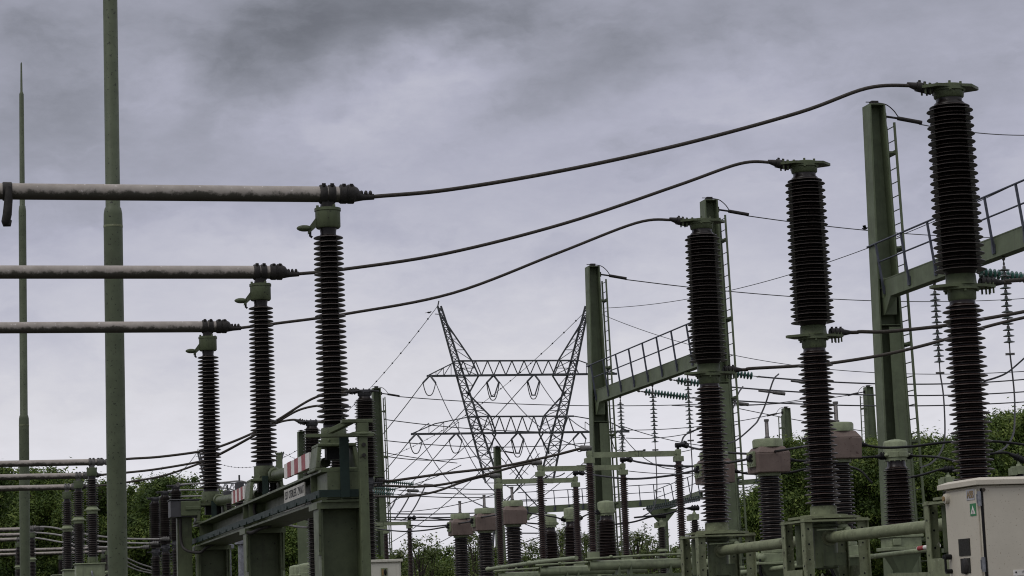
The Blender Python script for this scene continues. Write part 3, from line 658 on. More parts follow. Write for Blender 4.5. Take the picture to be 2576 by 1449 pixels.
x, zz = fp(1845, 1440); x2, _ = fp(2010, 1440); _, z2 = fp(1845, 1403)
pl = MB().bx(x, x + .62, -.024, -.0185, zz - .01, z2).build('number_plate', 'white', fd)
text('1557 OTERLEEK', (z2 - zz) * .72, 'black', pl, (x + .09, -.0255, (zz + z2) / 2), (R(90), 0, 0), ext=.0006, align='LEFT')
MB().cyl((x + .03, -.024, (zz + z2) / 2), (x + .03, -.03, (zz + z2) / 2), .009).build('plate_screw', 'black', pl)
# ------------------------------------------------------------------ thick cables on the near breakers
tt = lambda P, s, z: P + VX * s + Vector((0, 0, z * kb))
EB = [p + VX * .45 + Vector((0, 0, -.02)) for p in BARS]
ET = [tt(P, -.3, 4.475) for P in BK]
way = [[(1130, 477), (1420, 428), (1720, 362), (2010, 283), (2180, 222)], [(860, 678), (1120, 638), (1420, 562), (1700, 468), (1860, 412)], [(700, 813), (880, 788), (1140, 737), (1400, 638), (1600, 561)]]
LAB = ['topmost thick cable rising from topmost bar to the tallest breaker', 'middle thick cable rising to the middle breaker pole', 'lowest thick cable rising to the shortest breaker pole']
for i in range(3):
    a, e_ = EB[i], ET[i]; pa, pe = proj(a), proj(e_)
    pts = [a]
    for (px, py) in way[i]:
        f = (px - pa[0]) / (pe[0] - pa[0]); pts.append(pt(px, py, a.y + (e_.y - a.y) * f))
    pts += [e_ - VX * .16 + Vector((0, 0, .022)), e_ - VX * .02 + Vector((0, 0, .0))]
    cable('flexible_conductor', LAB[i], 'cable', pts, .0205, 'cable', 'thick cables to the near breakers', 10, (1,), 1.25, world=True)
# cables leaving the middle terminals to the right
def cab2(i, px, lab):
    a = tt(BK[i], .34, 2.315); pts = [a, a + VX * .25 + Vector((0, 0, .0))]
    for k, (x, y) in enumerate(px): pts.append(pt(x, y, a.y + (x - proj(a)[0]) * .0011))
    cable('flexible_conductor', lab, 'cable', pts, .024, 'cable', 'thick cables right of the breakers', 10, (0,), 1.2, world=True)
cab2(0, [q('G', 1800, 512), q('G', 1960, 498), q('G', 2300, 470)], 'thick cable leaving the tallest breaker near the right edge')
cab2(1, [q('G', 700, 893), q('G', 900, 892), q('G', 1310, 850), q('G', 1610, 800), q('G', 1940, 740), q('G', 2300, 660)], 'upper thick cable between middle and tallest breakers')
cab2(2, [q('H', 1480, 970), q('H', 1850, 950), q('G', 480, 1130), q('G', 900, 1062), q('G', 1310, 960), q('G', 1610, 866), q('G', 1940, 785), q('G', 2300, 720)], 'long thick cable from shortest breaker past both others')
# ------------------------------------------------------------------ other breaker groups
LAB = ['black breaker pole right of the nearest ribbed insulator, by far post', 'black breaker pole partly behind the nearest insulator foot', 'black breaker pole between the beam columns with grey head']
tops = [q('B', 1462, 50), q('B', 1258, 170), q('B', 1064, 280)]
BF = []
for i, p in enumerate(tops):
    top = pth(*p, 5.73); o = bpf if i == 0 else copy_tree(bpf); o.location = top - Vector((0, 0, 4.49 * kb)); o.scale = (1, 1, kb); BF.append(o.location.copy()); tag(o, LAB[i], 'circuit breaker', 'breaker poles behind the green beam')
LAB = ['rightmost of three distant black breaker poles before the left trees', 'middle of three distant black breaker poles before the left trees', 'leftmost of three distant black breaker poles before the left trees']
tops = [q('A', 1325, 765), q('A', 1243, 812), q('A', 1170, 859)]; BG_ = []
for i, p in enumerate(tops):
    top = pth(*p, 5.73); o = copy_tree(bpf); o.location = top - Vector((0, 0, 4.49 * kb)); o.scale = (1, 1, kb); BG_.append(o.location.copy()); tag(o, LAB[i], 'circuit breaker', 'distant breaker poles on the left')
for i, P in enumerate(BF + BG_):
    c = MB().bx(-.4, .4, -.35, .35, -.6, -.052).bx(-.12, .12, -.12, .12, -P.z, -.6).build('breaker_column', 'galv' if i < 3 else 'green_far', loc=P); c.rotation_euler = (0, 0, TH)
    tag(c, ['grey column under the black breaker by the far post', 'grey column under the black breaker behind the nearest insulator', 'grey column under the black breaker between the beam columns', 'green column under the rightmost distant breaker', 'green column under the middle distant breaker', 'green column under the leftmost distant breaker'][i], 'column')
# conductors between the pale bars and the breakers behind the beam
way = [[q('A', 810, 566), q('A', 960, 566), q('A', 1200, 550), q('A', 1520, 508), q('B', 385, 467), q('B', 600, 380), q('B', 800, 275), q('B', 1100, 98)],
       [q('A', 735, 676), q('A', 960, 668), q('A', 1200, 640), q('A', 1530, 580), q('B', 390, 518), q('B', 610, 398), q('B', 800, 290), q('B', 960, 200), q('B', 1100, 165)],
       [q('A', 640, 768), q('A', 800, 762), q('A', 960, 742), q('A', 1240, 690), q('A', 1530, 590), q('B', 390, 522), q('B', 610, 402), q('B', 790, 300), q('B', 920, 270)]]
LAB = ['uppermost grey cable from the pale bars, rising behind the ribbed insulators', 'middle grey cable from the pale bars, rising behind the ribbed insulators', 'lowest grey cable from the pale bars, ending at a grey breaker head']
for i in range(3):
    a = MID[i] + VX * .45; e_ = BF[i] + VX * -.3 + Vector((0, 0, 4.475 * kb)); pa, pe = proj(a), proj(e_); pts = [a]
    for px, py in way[i]:
        f = (px - pa[0]) / (pe[0] - pa[0])
        if .02 < f < .97: pts.append(pt(px, py, a.y + (e_.y - a.y) * f))
    pts += [e_]
    cable('flexible_conductor', LAB[i], 'cable', pts, .03, 'cable', 'grey cables from pale bars to breakers', 8, (0, 1), 1.4, world=True)
# from those breakers' middle terminals to the small disconnectors
way = [[q('C', 350, 683), q('C', 760, 678), q('C', 1150, 632), q('C', 1420, 580), q('C', 1640, 530), q('C', 1800, 505)], [q('C', 260, 768), q('C', 560, 775), q('C', 800, 752), q('C', 1100, 680), q('C', 1300, 625), q('C', 1440, 608)], [q('C', 260, 850), q('C', 480, 850), q('C', 700, 815), q('C', 900, 745), q('C', 1040, 705), q('C', 1135, 695)]]
LAB = ['upper grey cable to the foremost of the middle switches', 'middle grey cable to the second of the middle switches', 'lower grey cable to the rearmost of the middle switches']
# (built with the switches below)
# ------------------------------------------------------------------ centre break disconnectors
def disconnector():
    """origin on the axis of the left insulator at the height of the arms; second insulator 2.28 m along x"""
    t = empty('disconnector', (0, 0, 0), TH, None, 'switch'); L = 2.28
    for k, x in enumerate((0, L)):
        p = MB().lathe([(.09, -2.33), (.075, -2.3)] + sheds(-2.28, -.24, 37, .118, .07) + [(.078, -.235), (.078, -.17)], 22, (x, 0, 0)).build('insulator', 'porcelain_red', t)
        MB().bx(x - .108, x + .108, -.108, .108, -.2, -.07).bx(x - .05, x + .05, -.07, .07, -.07, -.03).bx(x - .06, x + .06, -.07, .07, -.03, .1).build('cap', 'green_pale', p, bevel=.008)
        MB().bx(x - .12, x + .12, -.12, .12, -2.52, -2.33).build('foot', 'green_pale', p)
    for x0, x1 in ((.03, L / 2 + .1), (L / 2 + .12, L - .03)):
        b = MB().bx(x0, x1, -.035, .035, -.068, .066)
        if x0 > 1: b.bx(x0 - .25, x0 + .12, -.045, .045, .068, .078)
        for kx in (x0 + .04, x1 - .06): b.bolt((kx, -.035, 0), (0, -1, 0), .02, .015)
        b.build('contact_arm', 'green_pale', t)
    MB().bx(L / 2 + .0, L / 2 + .3, -.02, .02, .072, .09).bx(L / 2 + .25, L / 2 + .29, -.05, .05, .075, .115).build('contact_clip', 'clamp', t)
    MB().cyl((-.0, 0, .1), (0, 0, .15), .045).tube([(-.22, 0, .17), (-.2, 0, .17), (-.1, 0, .17), (.06, 0, .17)], [.06, .075, .07, .06], 14).build('terminal', 'clamp_grey', t)
    MB().cyl((L, 0, .1), (L, 0, .17), .035).tube([(L - .06, 0, .2), (L + .08, 0, .2), (L + .1, 0, .2), (L + .22, 0, .2)], [.06, .06, .045, .045], 12).build('terminal', 'black', t)
    b = MB().tube([(-.12, 0, -2.66), (L + .5, 0, -2.66)], .118, 24, cap=False); b.build('base_tube', 'green_pale', t)
    b = MB()
    for x in (.62, .92, L - .35):
        b.hexa([(x - .07, -.14, -3.0), (x + .03, -.14, -3.0), (x + .03, .14, -3.0), (x - .07, .14, -3.0)], [(x - .02, -.13, -2.66), (x - .005, -.13, -2.66), (x - .005, .13, -2.66), (x - .02, .13, -2.66)])
    b.bx(.3, L - .1, -.12, .12, -3.02, -2.9); b.build('saddle', 'green_far', t)
    MB().bx(.55, .8, -.12, .12, -6.0, -3.0).bx(L - .5, L - .25, -.12, .12, -6.0, -3.0).build('legs', 'green_far', t)
    b = MB().tube([(-.25, -.12, -2.5), (1.0, -.14, -2.46), (L + .2, -.12, -2.44)], .026, 10)
    for x in (.4, 1.1, 1.75): b.ell((x, -.135, -2.46), .05, .04, .04, 8, 6)
    b.build('coupling_rod', 'green_pale', t)
    return t
dproto = disconnector()
dpos = [(1482, 1145), (1358, 1180), (1253, 1212)]
LAB = ['foremost green armed switch on two red brown insulators, highest in the picture', 'second green armed switch on two red brown insulators, between two alike', 'rearmost green armed switch of the middle three, left and lowest']
DS = []
for i, p in enumerate(dpos):
    P = pth(*p, 3.95); o = dproto if i == 0 else copy_tree(dproto); o.location = P; kd = kfit(pth(*dpos[0], 3.95), 1145, 1423, 2.66); o.scale = (1, 1, kd); DS.append(P); tag(o, LAB[i], 'switch', 'middle row of green switches')
for i in range(3):
    a = BF[i] + VX * .33 + Vector((0, 0, 2.31 * kb)); e_ = DS[i] - VX * .2 + Vector((0, 0, .17)); pa, pe = proj(a), proj(e_); pts = [a, a + VX * .3]
    for px, py in way[i]:
        f = (px - pa[0]) / (pe[0] - pa[0])
        if .12 < f < .97: pts.append(pt(px, py, a.y + (e_.y - a.y) * f))
    pts += [e_]
    cable('flexible_conductor', LAB_ := ['upper grey cable to the foremost of the middle switches', 'middle grey cable to the second of the middle switches', 'lower grey cable to the rearmost of the middle switches'][i], 'cable', pts, .032, 'cable', 'grey cables to the middle switches', 8, (0,), 1.4, world=True)
rp = [(q('C', 513, 1050), 'foremost of the left switches, with its arm at the far post'), (q('C', 335, 1092), 'middle one of the left switches, arm partly behind the operating rod'), (q('B', 1432, 1120), 'rearmost of the left switches, seen mostly between insulator and rod')]
DL = []
for i, (p, lb) in enumerate(rp):
    P = pth(*p, 3.95); o = copy_tree(dproto); o.location = P - VX * 2.28; o.scale = (1, 1, kd); DL.append(P); tag(o, lb, 'switch', 'left row of green switches')
# long rods crossing the three middle switches
r0 = pt(*q('C', 1110, 1398), DS[2].y - 1.2); r1 = pt(*q('C', 1420, 1352), DS[1].y - 1.2); r2 = pt(*q('C', 1775, 1312), DS[0].y - 1.2)
o = MB().tube([Vector(), r1 - r0], .05, 12).ell((0, 0, 0), .09, .07, .07, 10, 6).build('linkage_rod', 'green_pale', loc=r0); tag(o, 'slanted green linkage rod, left piece beside the rearmost base tube', 'rod', 'linkage rods of the switches')
o = MB().tube([Vector(), r2 - r1], .05, 12).ell((0, 0, 0), .09, .07, .07, 10, 6).build('linkage_rod', 'green_pale', loc=r1); tag(o, 'slanted green linkage rod, right piece above the middle base tube', 'rod', 'linkage rods of the switches')
# ------------------------------------------------------------------ current transformers with purple heads
def ct():
    t = empty('current_transformer', (0, 0, 0), TH, None, 'transformer')
    # origin at the top of the cap
    MB().lathe([(.33, -.19), (.335, -.04), (.31, -.005), (.1, 0)], 28).build('cap', 'green_pale', t)
    b = MB(); c = .11
    b.hexa([(-.36, -.36, -.76), (.36, -.36, -.76), (.36, .36, -.76), (-.36, .36, -.76)], [(-.375, -.375, -.33), (.375, -.375, -.33), (.375, .375, -.33), (-.375, .375, -.33)])
    b.hexa([(-.375, -.375, -.33), (.375, -.375, -.33), (.375, .375, -.33), (-.375, .375, -.33)], [(-.28, -.28, -.185), (.28, -.28, -.185), (.28, .28, -.185), (-.28, .28, -.185)])
    b.build('head_housing', 'purple', t, bevel=.02)
    b = MB().bx(-.42, -.372, -.2, .2, -.62, -.28)
    for y in (-.15, 0, .15):
        for zz in (-.33, -.45, -.57): b.bolt((-.42, y, zz), (-1, 0, 0), .018, .025)
    b.build('terminal_plate', 'green_pale', t)
    MB().bx(.37, .4, -.1, .1, -.55, -.38).build('terminal_pad', 'clamp', t)
    b = MB()
    for k in range(4): a = k * 1.57 + .4; b.cyl((.045 * math.cos(a), .045 * math.sin(a), .05), (.045 * math.cos(a), .045 * math.sin(a), .4), .009, n=6)
    b.lathe([(.06, 0), (.06, .05)], 14); b.lathe([(.055, .39), (.055, .44)], 14)
    gg = b.build('oil_gauge', 'clamp_grey', t); MB().lathe([(.024, .05), (.024, .39)], 10).build('sight_glass', 'gauge', gg)
    MB().lathe([(.25, -.83), (.25, -.76)], 28).build('neck_ring', 'green_pale', t)
    MB().lathe([(.22, -2.45)] + sheds(-2.42, -.85, 19, .275, .2) + [(.22, -.83)], 28).build('insulator', 'porcelain', t)
    b = MB().lathe([(.27, -2.53), (.27, -2.45)], 28); b.bx(-.32, .32, -.26, .26, -2.72, -2.53); b.bx(-.5, .5, -.35, .35, -2.78, -2.72); b.ell((-.42, -.1, -2.6), .13, .12, .1); b.ell((-.36, -.22, -2.62), .1, .1, .09); b.build('base_tank', 'green_pale', t, bevel=.012)
    b = MB()
    for k, y in enumerate((-.2, -.1, .0)): b.tube([(-.42 + .05 * k, y - .08, -2.66), (-.44 + .05 * k, y - .1, -2.95), (-.3 + .06 * k, y - .05, -3.3), (-.2 + .05 * k, y - .02, -3.7)], .022, 8)
    b.build('secondary_cables', 'black', t)
    b = MB().hexa([(-.14, -.14, -3.2), (.14, -.14, -3.2), (.14, .14, -3.2), (-.14, .14, -3.2)], [(-.4, -.3, -2.78), (.4, -.3, -2.78), (.4, .3, -2.78), (-.4, .3, -2.78)])
    b.bx(-.14, .14, -.14, .14, -5.5, -3.2); b.build('support_column', 'green_far', t)
    return t
cproto = ct()
cp = [(q('E', 800, 415), 'large purple headed transformer standing between the two left breaker poles'), (q('E', 1322, 293), 'purple headed transformer half hidden behind the middle breaker pole'), ((1795, 1136), 'purple headed transformer hidden behind the shortest breaker pole'),
      (q('C', 1290, 880), 'small purple headed transformer nearest the middle switches, rightmost of three'), (q('C', 1080, 937), 'small purple headed transformer between two like it, under the pylon'), (q('C', 896, 979), 'small purple headed transformer at the left of three, lowest gauge')]
CT = []
for i, (p, lb) in enumerate(cp):
    P = pth(*p, 3.72); o = cproto if i == 0 else copy_tree(cproto); o.location = P; kc = kfit(pth(*cp[0][0], 3.72), cp[0][0][1], q('E', 800, 1250)[1], 2.45); o.scale = (1, 1, kc); CT.append(P); tag(o, lb, 'transformer', 'purple headed current transformers')
# ------------------------------------------------------------------ voltage transformers with green domes
def vt():
    t = empty('voltage_transformer', (0, 0, 0), TH, None, 'transformer')
    b = MB().lathe([(.25, -.5), (.25, -.43), (.28, -.42), (.28, -.3), (.265, -.29), (.268, -.08), (.24, -.035), (.1, -.002), (.02, 0)], 30)
    b.bx(-.05, .05, -.31, -.27, -.42, -.3); b.bolt((0, 0, 0), (0, 0, 1), .02, .02); b.ell((-.26, -.1, -.37), .06, .06, .05, 10, 6); b.ell((.26, -.1, -.37), .06, .06, .05, 10, 6)
    for k in range(12): a = k * .5236; b.bolt((.255 * math.cos(a), .255 * math.sin(a), -.5), (0, 0, -1), .014, .02)
    b.build('dome_head', 'green_pale', t)
    MB().lathe([(.2, -2.1)] + sheds(-2.08, -.64, 15, .36, .26, .31, .3) + [(.2, -.62), (.2, -.5)], 30).build('insulator', 'porcelain_brown', t)
    b = MB().lathe([(.3, -2.2), (.3, -2.1)], 24); b.bx(-.4, .4, -.33, .33, -2.24, -2.2); b.bx(-.36, .36, -.3, .3, -2.52, -2.3); b.bx(-.4, .4, -.34, .34, -2.3, -2.24); b.bx(-.45, .45, -.36, .36, -2.6, -2.52); b.bx(-.34, -.14, -.34, -.3, -2.48, -2.33); b.build('base_tank', 'green_pale', t, bevel=.01)
    b = MB().hexa([(-.14, -.14, -3.1), (.14, -.14, -3.1), (.14, .14, -3.1), (-.14, .14, -3.1)], [(-.4, -.25, -2.6), (.4, -.25, -2.6), (.4, .25, -2.6), (-.4, .25, -2.6)])
    b.bx(-.15, .15, -.15, .15, -5.45, -3.1); b.build('support_column', 'green_far', t)
    return t
vproto = vt()
vp = [(q('F', 957, 420), 'domed green transformer in front of the wide right post'), (q('D', 706, 880), 'domed green transformer in front of the left gantry post'), (q('D', 448, 930), 'domed green transformer behind the second switch, between red insulators'), (q('D', 278, 980), 'domed green transformer farthest behind the switches, smallest of three'),
      (q('B', 963, 1365), 'distant domed transformer low between the beam columns'), (q('B', 1035, 1350), 'distant domed transformer touching the black breaker between beam columns')]
VT = []
for i, (p, lb) in enumerate(vp):
    P = pth(*p, 3.71) if i < 4 else pth(*p, 1.9); o = vproto if i == 0 else copy_tree(vproto); o.location = P; kv = kfit(pth(*vp[0][0], 3.71), vp[0][0][1], q('F', 1000, 1128)[1], 2.2); o.scale = (1, 1, kv); VT.append(P); tag(o, lb, 'transformer', 'domed green voltage transformers')
# black jumper cables between switches and transformers
def jump(lab, pts, r=.026, cl=(0, 1), grp='black jumper cables', cs=1.6):
    cable('jumper_cable', lab, 'cable', pts, r, 'cable_black', grp, 8, cl, cs, 'black', True)
L_ = 2.28
for i in range(3):
    a = DS[i] + VX * (L_ + .2) + Vector((0, 0, .2)); e_ = CT[[2, 2, 2][i]]
ym = lambda a, b, f: a.y + (b.y - a.y) * f
J = lambda P, x, z: P + VX * x + Vector((0, 0, z))
def jp(a, e_, way): return [a] + [pt(px, py, ym(a, e_, (px - proj(a)[0]) / (proj(e_)[0] - proj(a)[0]))) for px, py in way] + [e_]
a = J(DS[0], L_ + .2, .2); e_ = J(CT[0], 1.9, -.33)
jump('black cable from foremost switch past the breaker to the big purple head', jp(a, J(CT[1], -.42, -.42), [q('D', 1400, 490), q('E', 560, 522), q('E', 760, 522), q('E', 1000, 485)]))
a = J(DS[1], L_ + .2, .2); jump('black cable from second switch to the big purple transformer', jp(a, J(CT[0], -.42, -.42), [q('D', 960, 590), q('D', 1150, 615), q('D', 1400, 620), q('E', 520, 592)]))
a = J(DS[2], L_ + .2, .2); jump('black cable from rearmost switch to the hidden purple transformer', jp(a, J(CT[2], -.42, -.42), [q('D', 620, 688), q('D', 900, 716), q('D', 1200, 690)]))
for i in range(3):
    a = J(DL[i], .2, .2); e_ = J(CT[3 + i], -.44, -.42)
    w_ = [[q('C', 620, 1006), q('C', 800, 1022), q('C', 1000, 1012)], [q('C', 470, 1060), q('C', 650, 1076), q('C', 820, 1062)], [q('C', 400, 1108), q('C', 520, 1112), q('C', 660, 1100)]][i]
    jump(['black cable from foremost left switch to the right purple transformer', 'black cable from middle left switch to the centre purple transformer', 'black cable from rearmost left switch to the left purple transformer'][i], jp(a, e_, w_))
a = J(CT[0], .4, -.45); jump('black cable right of the big purple head, upper one', jp(a, J(VT[0], -.3, -.37), [q('E', 1100, 580), q('E', 1500, 555)]))
a = J(CT[1], .4, -.42); jump('black cable from half hidden purple head to the right edge', jp(a, pt(2600, 1122, 47), [q('F', 860, 480), q('F', 1100, 470), q('F', 1350, 440), q('F', 1700, 433)]), cl=(0,))
a = J(CT[2], .4, -.42); jump('black cable crossing from hidden purple head towards the right post', jp(a, J(VT[0], -.6, -.95), [q('E', 600, 668), q('E', 700, 678), q('E', 960, 668), q('E', 1120, 640), q('E', 1450, 632)]), cl=(0,))
a = J(VT[0], .3, -.37); jump('black cable from the right dome to the arrester behind the cabinet', jp(a, pt(*q('F', 1480, 600), 49), [q('F', 1150, 545), q('F', 1300, 555)]), cl=(0,))
a = J(CT[3], .42, -.38); jump('black cable from right small purple head to a green dome', jp(a, J(VT[2], -.3, -.4), [q('D', 300, 1000)]))
a = J(CT[4], .42, -.42); jump('black cable behind the switches to the smallest dome', jp(a, J(VT[3], -.3, -.35), []))
a = J(VT[2], .3, -.37); jump('black cable between the two domes before the gantry post', jp(a, J(VT[1], -.3, -.37), [q('D', 570, 985)]))
# ------------------------------------------------------------------ tall gantry posts with ladders
HT = 16.7
def gantry_post():
    """tapered H section, origin on the ground, opening towards -y"""
    t = empty('gantry_post', (0, 0, 0), TH, None, 'steel post'); wt, wb = .46, .98; dy = .28; yw = .12
    b = MB(); f_ = .025
    for s in (-1, 1):
        b.hexa([(s * wb / 2 - f_, -dy, 0), (s * wb / 2 + f_, -dy, 0), (s * wb / 2 + f_, dy, 0), (s * wb / 2 - f_, dy, 0)], [(s * wt / 2 - f_, -dy, HT), (s * wt / 2 + f_, -dy, HT), (s * wt / 2 + f_, dy, HT), (s * wt / 2 - f_, dy, HT)])
    b.hexa([(-wb / 2 + f_, yw, 0), (wb / 2 - f_, yw, 0), (wb / 2 - f_, yw + .024, 0), (-wb / 2 + f_, yw + .024, 0)], [(-wt / 2 + f_, yw, HT), (wt / 2 - f_, yw, HT), (wt / 2 - f_, yw + .024, HT), (-wt / 2 + f_, yw + .024, HT)])
    zc = 9.95; xc = (wb + (wt - wb) * zc / HT) / 2 - f_ - .003
    b.hexa([(-.06, -dy + .02, 0), (wb / 2 - f_ - .003, -dy + .02, 0), (wb / 2 - f_ - .003, -dy + .035, 0), (-.06, -dy + .035, 0)], [(-.06, -dy + .02, zc), (xc, -dy + .02, zc), (xc, -dy + .035, zc), (-.06, -dy + .035, zc)])
    b.bx(-wt / 2 - f_, wt / 2 + f_, -dy, dy, HT + .002, HT + .03)
    for zz in (10.0, 11.1):
        h = (wb + (wt - wb) * zz / HT) / 2 - f_ - .002; b.bx(-h, h, -dy + .01, yw - .002, zz, zz + .02)
    b.build('shaft', 'green_far', t)
    xr = lambda z: (wb + (wt - wb) * z / HT) / 2
    b = MB(); zl = HT - .55
    for y in (-.3, .3):
        b.bar((xr(0) + .26, y, .3), (xr(zl) + .26, y, zl), .06, .06, (0, 1, 0))
    zz = .5
    while zz < zl - .02: b.cyl((xr(zz) + .26, -.3, zz), (xr(zz) + .26, .3, zz), .017, n=6); zz += .42
    zz = zl - .9
    while zz > 1:
        for y in (-.22, .22): b.bx(xr(zz) + .027, xr(zz) + .3, y - .025, y + .025, zz - .03, zz + .03)
        b.bx(xr(zz) + .22, xr(zz) + .3, -.3, .3, zz - .06, zz + .06); zz -= 2.9
    b.build('ladder', 'green_far', t)
    b = MB().bx(-.1, .12, -.1, .1, HT + .03, HT + .16).bx(-.25, .1, -.012, .012, HT + .12, HT + .145).bx(wt / 2 + .02, wt / 2 + .14, -.06, .06, HT - .4, HT - .2)
    b.cyl((wt / 2 + .12, 0, HT - .3), (wt / 2 + .5, -.05, HT - .36), .035, n=8); b.cyl((wt / 2 + .5, -.05, HT - .36), (wt / 2 + 1.25, -.12, HT - .5), .065, n=10)
    b.tube(spline([(.1, 0, HT + .12), (.4, -.02, HT + .06), (.62, -.04, HT - .12), (.75, -.06, HT - .32)], 5), .018, 6); b.build('earth_wire_clamp', 'clamp', t)
    return t
pp = gantry_post()
posts = [(2198, 268, 'tall tapered green post with ladder, largest, right of the middle breaker'), (1783, 507, 'tall tapered green post with ladder, half hidden behind the shortest near breaker'), (1490, 673, 'tall green post with ladder carrying the left railed beam, before the pylon'),
         (946, 978, 'green post with ladder beside the black breaker, left of the pylon'), (757, 1087, 'distant green post half hidden behind the black breaker between columns'), (1250, 1126, 'distant green post in front of the left pylon leg'),
         (1977, 1028, 'distant green post with ladder left of the middle breaker pole'), (2184, 975, 'distant green post with ladder right of the middle breaker pole')]
PO = []
for i, (px, py, lb) in enumerate(posts):
    top = pth(px, py, 15.0); o = pp if i == 0 else copy_tree(pp, skip=() if i not in (5,) else ('ladder',)); o.location = (top.x, top.y, 0); PO.append(Vector((top.x, top.y, 0))); tag(o, lb, 'steel post', 'tapered green gantry posts')
# mirror ladder side on the two right distant posts
for o_ in [o for o in SC.objects if o.name.startswith('gantry_post') and o.get('label', '').startswith('distant green post with ladder')]: o_.rotation_euler = (0, 0, TH + math.pi)
# ------------------------------------------------------------------ railed beams
def railed_beam(A, B, h, lab, rail=True, depth=.56, group='railed gantry beams', nrail=None, bracket=True, mt='green_far'):
    """beam between two posts, h above the ground along its middle"""
    d = B - A; L = Vector((d.x, d.y)).length; rz = math.atan2(d.y, d.x)
    t = empty('gantry_beam', (A.x, A.y, 0), rz, lab, 'steel beam', group); w_ = .17
    b = MB(); z0, z1 = h - depth / 2, h + depth / 2
    b.bx(.3, L - .3, -w_, w_, z1 - .03, z1); b.bx(.3, L - .3, -w_, w_, z0, z0 + .03); b.bx(.3, L - .3, w_ - .03, w_ - .01, z0 + .03, z1 - .03)
    x = 1.2
    while x < L - .5: b.bx(x - .01, x + .01, -w_ + .01, w_ - .031, z0 + .03, z1 - .03); x += 1.5
    b.build('beam', mt, t)
    if bracket:
        for x, s in ((.2, 1), (L - .2, -1)):
            b = MB(); b.hexa([(x - .14, -.19, z0 - .5), (x + .14, -.19, z0 - .5), (x + .14, .19, z0 - .5), (x - .14, .19, z0 - .5)], [(x - .16, -.2, z0), (x + .16 + max(0, s) * .5, -.2, z0), (x + .16 + max(0, s) * .5, .2, z0), (x - .16 - max(0, -s) * .5, .2, z0)])
            b.bx(x - .17, x + .17, -.21, .21, z0, z1 + .04)
            b.build('bracket', mt, t)
    if rail:
        b = MB(); n = nrail or int(L / 1.9); yo = .36
        for k in range(n + 1):
            x = .35 + (L - .7) * k / n
            b.bar((x, w_ + .012, z0 + .12), (x, yo, z1 + 1.05), .06, .05, (1, 0, 0)); b.bx(x - .06, x + .12, w_ - .005, w_ + .03, z0 + .1, z0 + .36)
        b.cyl((-.9, yo, z1 + 1.07), (L + .3, yo, z1 + 1.07), .03, n=8); b.cyl((-.2, yo - .085, z1 + .52), (L + .2, yo - .085, z1 + .52), .026, n=8)
        b.build('railing', 'galv_dark', t)
    return t
HBm = 1.7 + 9.39
P2, P1, P3 = PO[0], PO[1], PO[2]
P0 = P2 + (P2 - P1)
def swap(A, B): return railed_beam
railed_beam(P1, P3, HBm, 'green railed beam from left gantry post to the half hidden post')
railed_beam(P0, P2, HBm, 'green railed beam running from largest post out at the right edge')
# ------------------------------------------------------------------ insulator strings
def string(n=13, p=.17, R_=.14, disc='glassring'):
    """hanging string, origin at its upper end, n discs downwards"""
    t = empty('insulator_string', (0, 0, 0), 0, None, 'insulator string')
    b = MB().cyl((0, 0, 0), (0, 0, -.26), .016, n=6).ell((0, 0, -.05), .05, .05, .07, 8, 6).ell((0, 0, -.2), .03, .03, .06, 8, 6); g_ = MB(); z = -.26
    for k in range(n):
        b.lathe([(.022, z - p), (.024, z - .09), (.048, z - .075), (.04, z - .005), (.02, z)], 10)
        g_.lathe([(.03, z - .085), (.07, z - .1), (R_, z - .118), (R_, z - .108), (.09, z - .082), (.045, z - .07)], 18); z -= p
    b.cyl((0, 0, z), (0, 0, z - .28), .018, n=6).bx(-.12, .12, -.02, .02, z - .3, z - .24); b.build('cap_chain', 'clamp_grey', t); g_.build('glass_discs', disc, t)
    return t, -z + .28
s1, SL = string(13, .16, .15, 'glassdark'); s2, SL2 = string(14, .132, .15, 'glassring')
s1g = s1
def on_line(A, B, px):
    lo, hi = 0., 1.; fa = proj(A)[0] - px
    for _ in range(50):
        m_ = (lo + hi) / 2
        if (proj(A.lerp(B, m_))[0] - px) * fa > 0: lo = m_
        else: hi = m_
    return A.lerp(B, lo)
zbm = Vector((0, 0, HBm - .28))
LABV = ['hanging insulator string nearest the left gantry post', 'hanging insulator string in the middle of the left railed beam', 'hanging insulator string just left of the shortest near breaker', 'hanging insulator string left of the tallest breaker, before the ladder post', 'hanging insulator string near the right edge']
hang = []
for i, (px, A, B) in enumerate([(1560, P3, P1), (1641, P3, P1), (1729, P3, P1), (2350, P2, P0), (2524, P2, P0)]):
    P = on_line(A + zbm, B + zbm, px); o = s1 if i == 0 else copy_tree(s1); o.location = P; tag(o, LABV[i], 'insulator string', 'hanging insulator strings'); hang.append(P - Vector((0, 0, SL)))
LABH = ['green glass insulator string pulling right from the left railed beam, lowest', 'green glass insulator string slanting right behind the shortest breaker, upper', 'green glass insulator string just right of the shortest near breaker', 'bright green glass string right of the tallest breaker']
DE = []
for i, (px, A, B, sl) in enumerate([(1592, P3, P1, .13), (1672, P3, P1, .13), (1745, P3, P1, .13), (2420, P2, P0, .1)]):
    P = on_line(A + zbm, B + zbm, px) + VX * .2; o = s2 if i == 0 else copy_tree(s2); d = (VX - Vector((0, 0, sl))).normalized()
    o.location = P; o.rotation_euler = (-d).to_track_quat('Z', 'Y').to_euler(); tag(o, LABH[i], 'insulator string', 'slanting green glass strings'); DE.append((P + d * SL2, d))
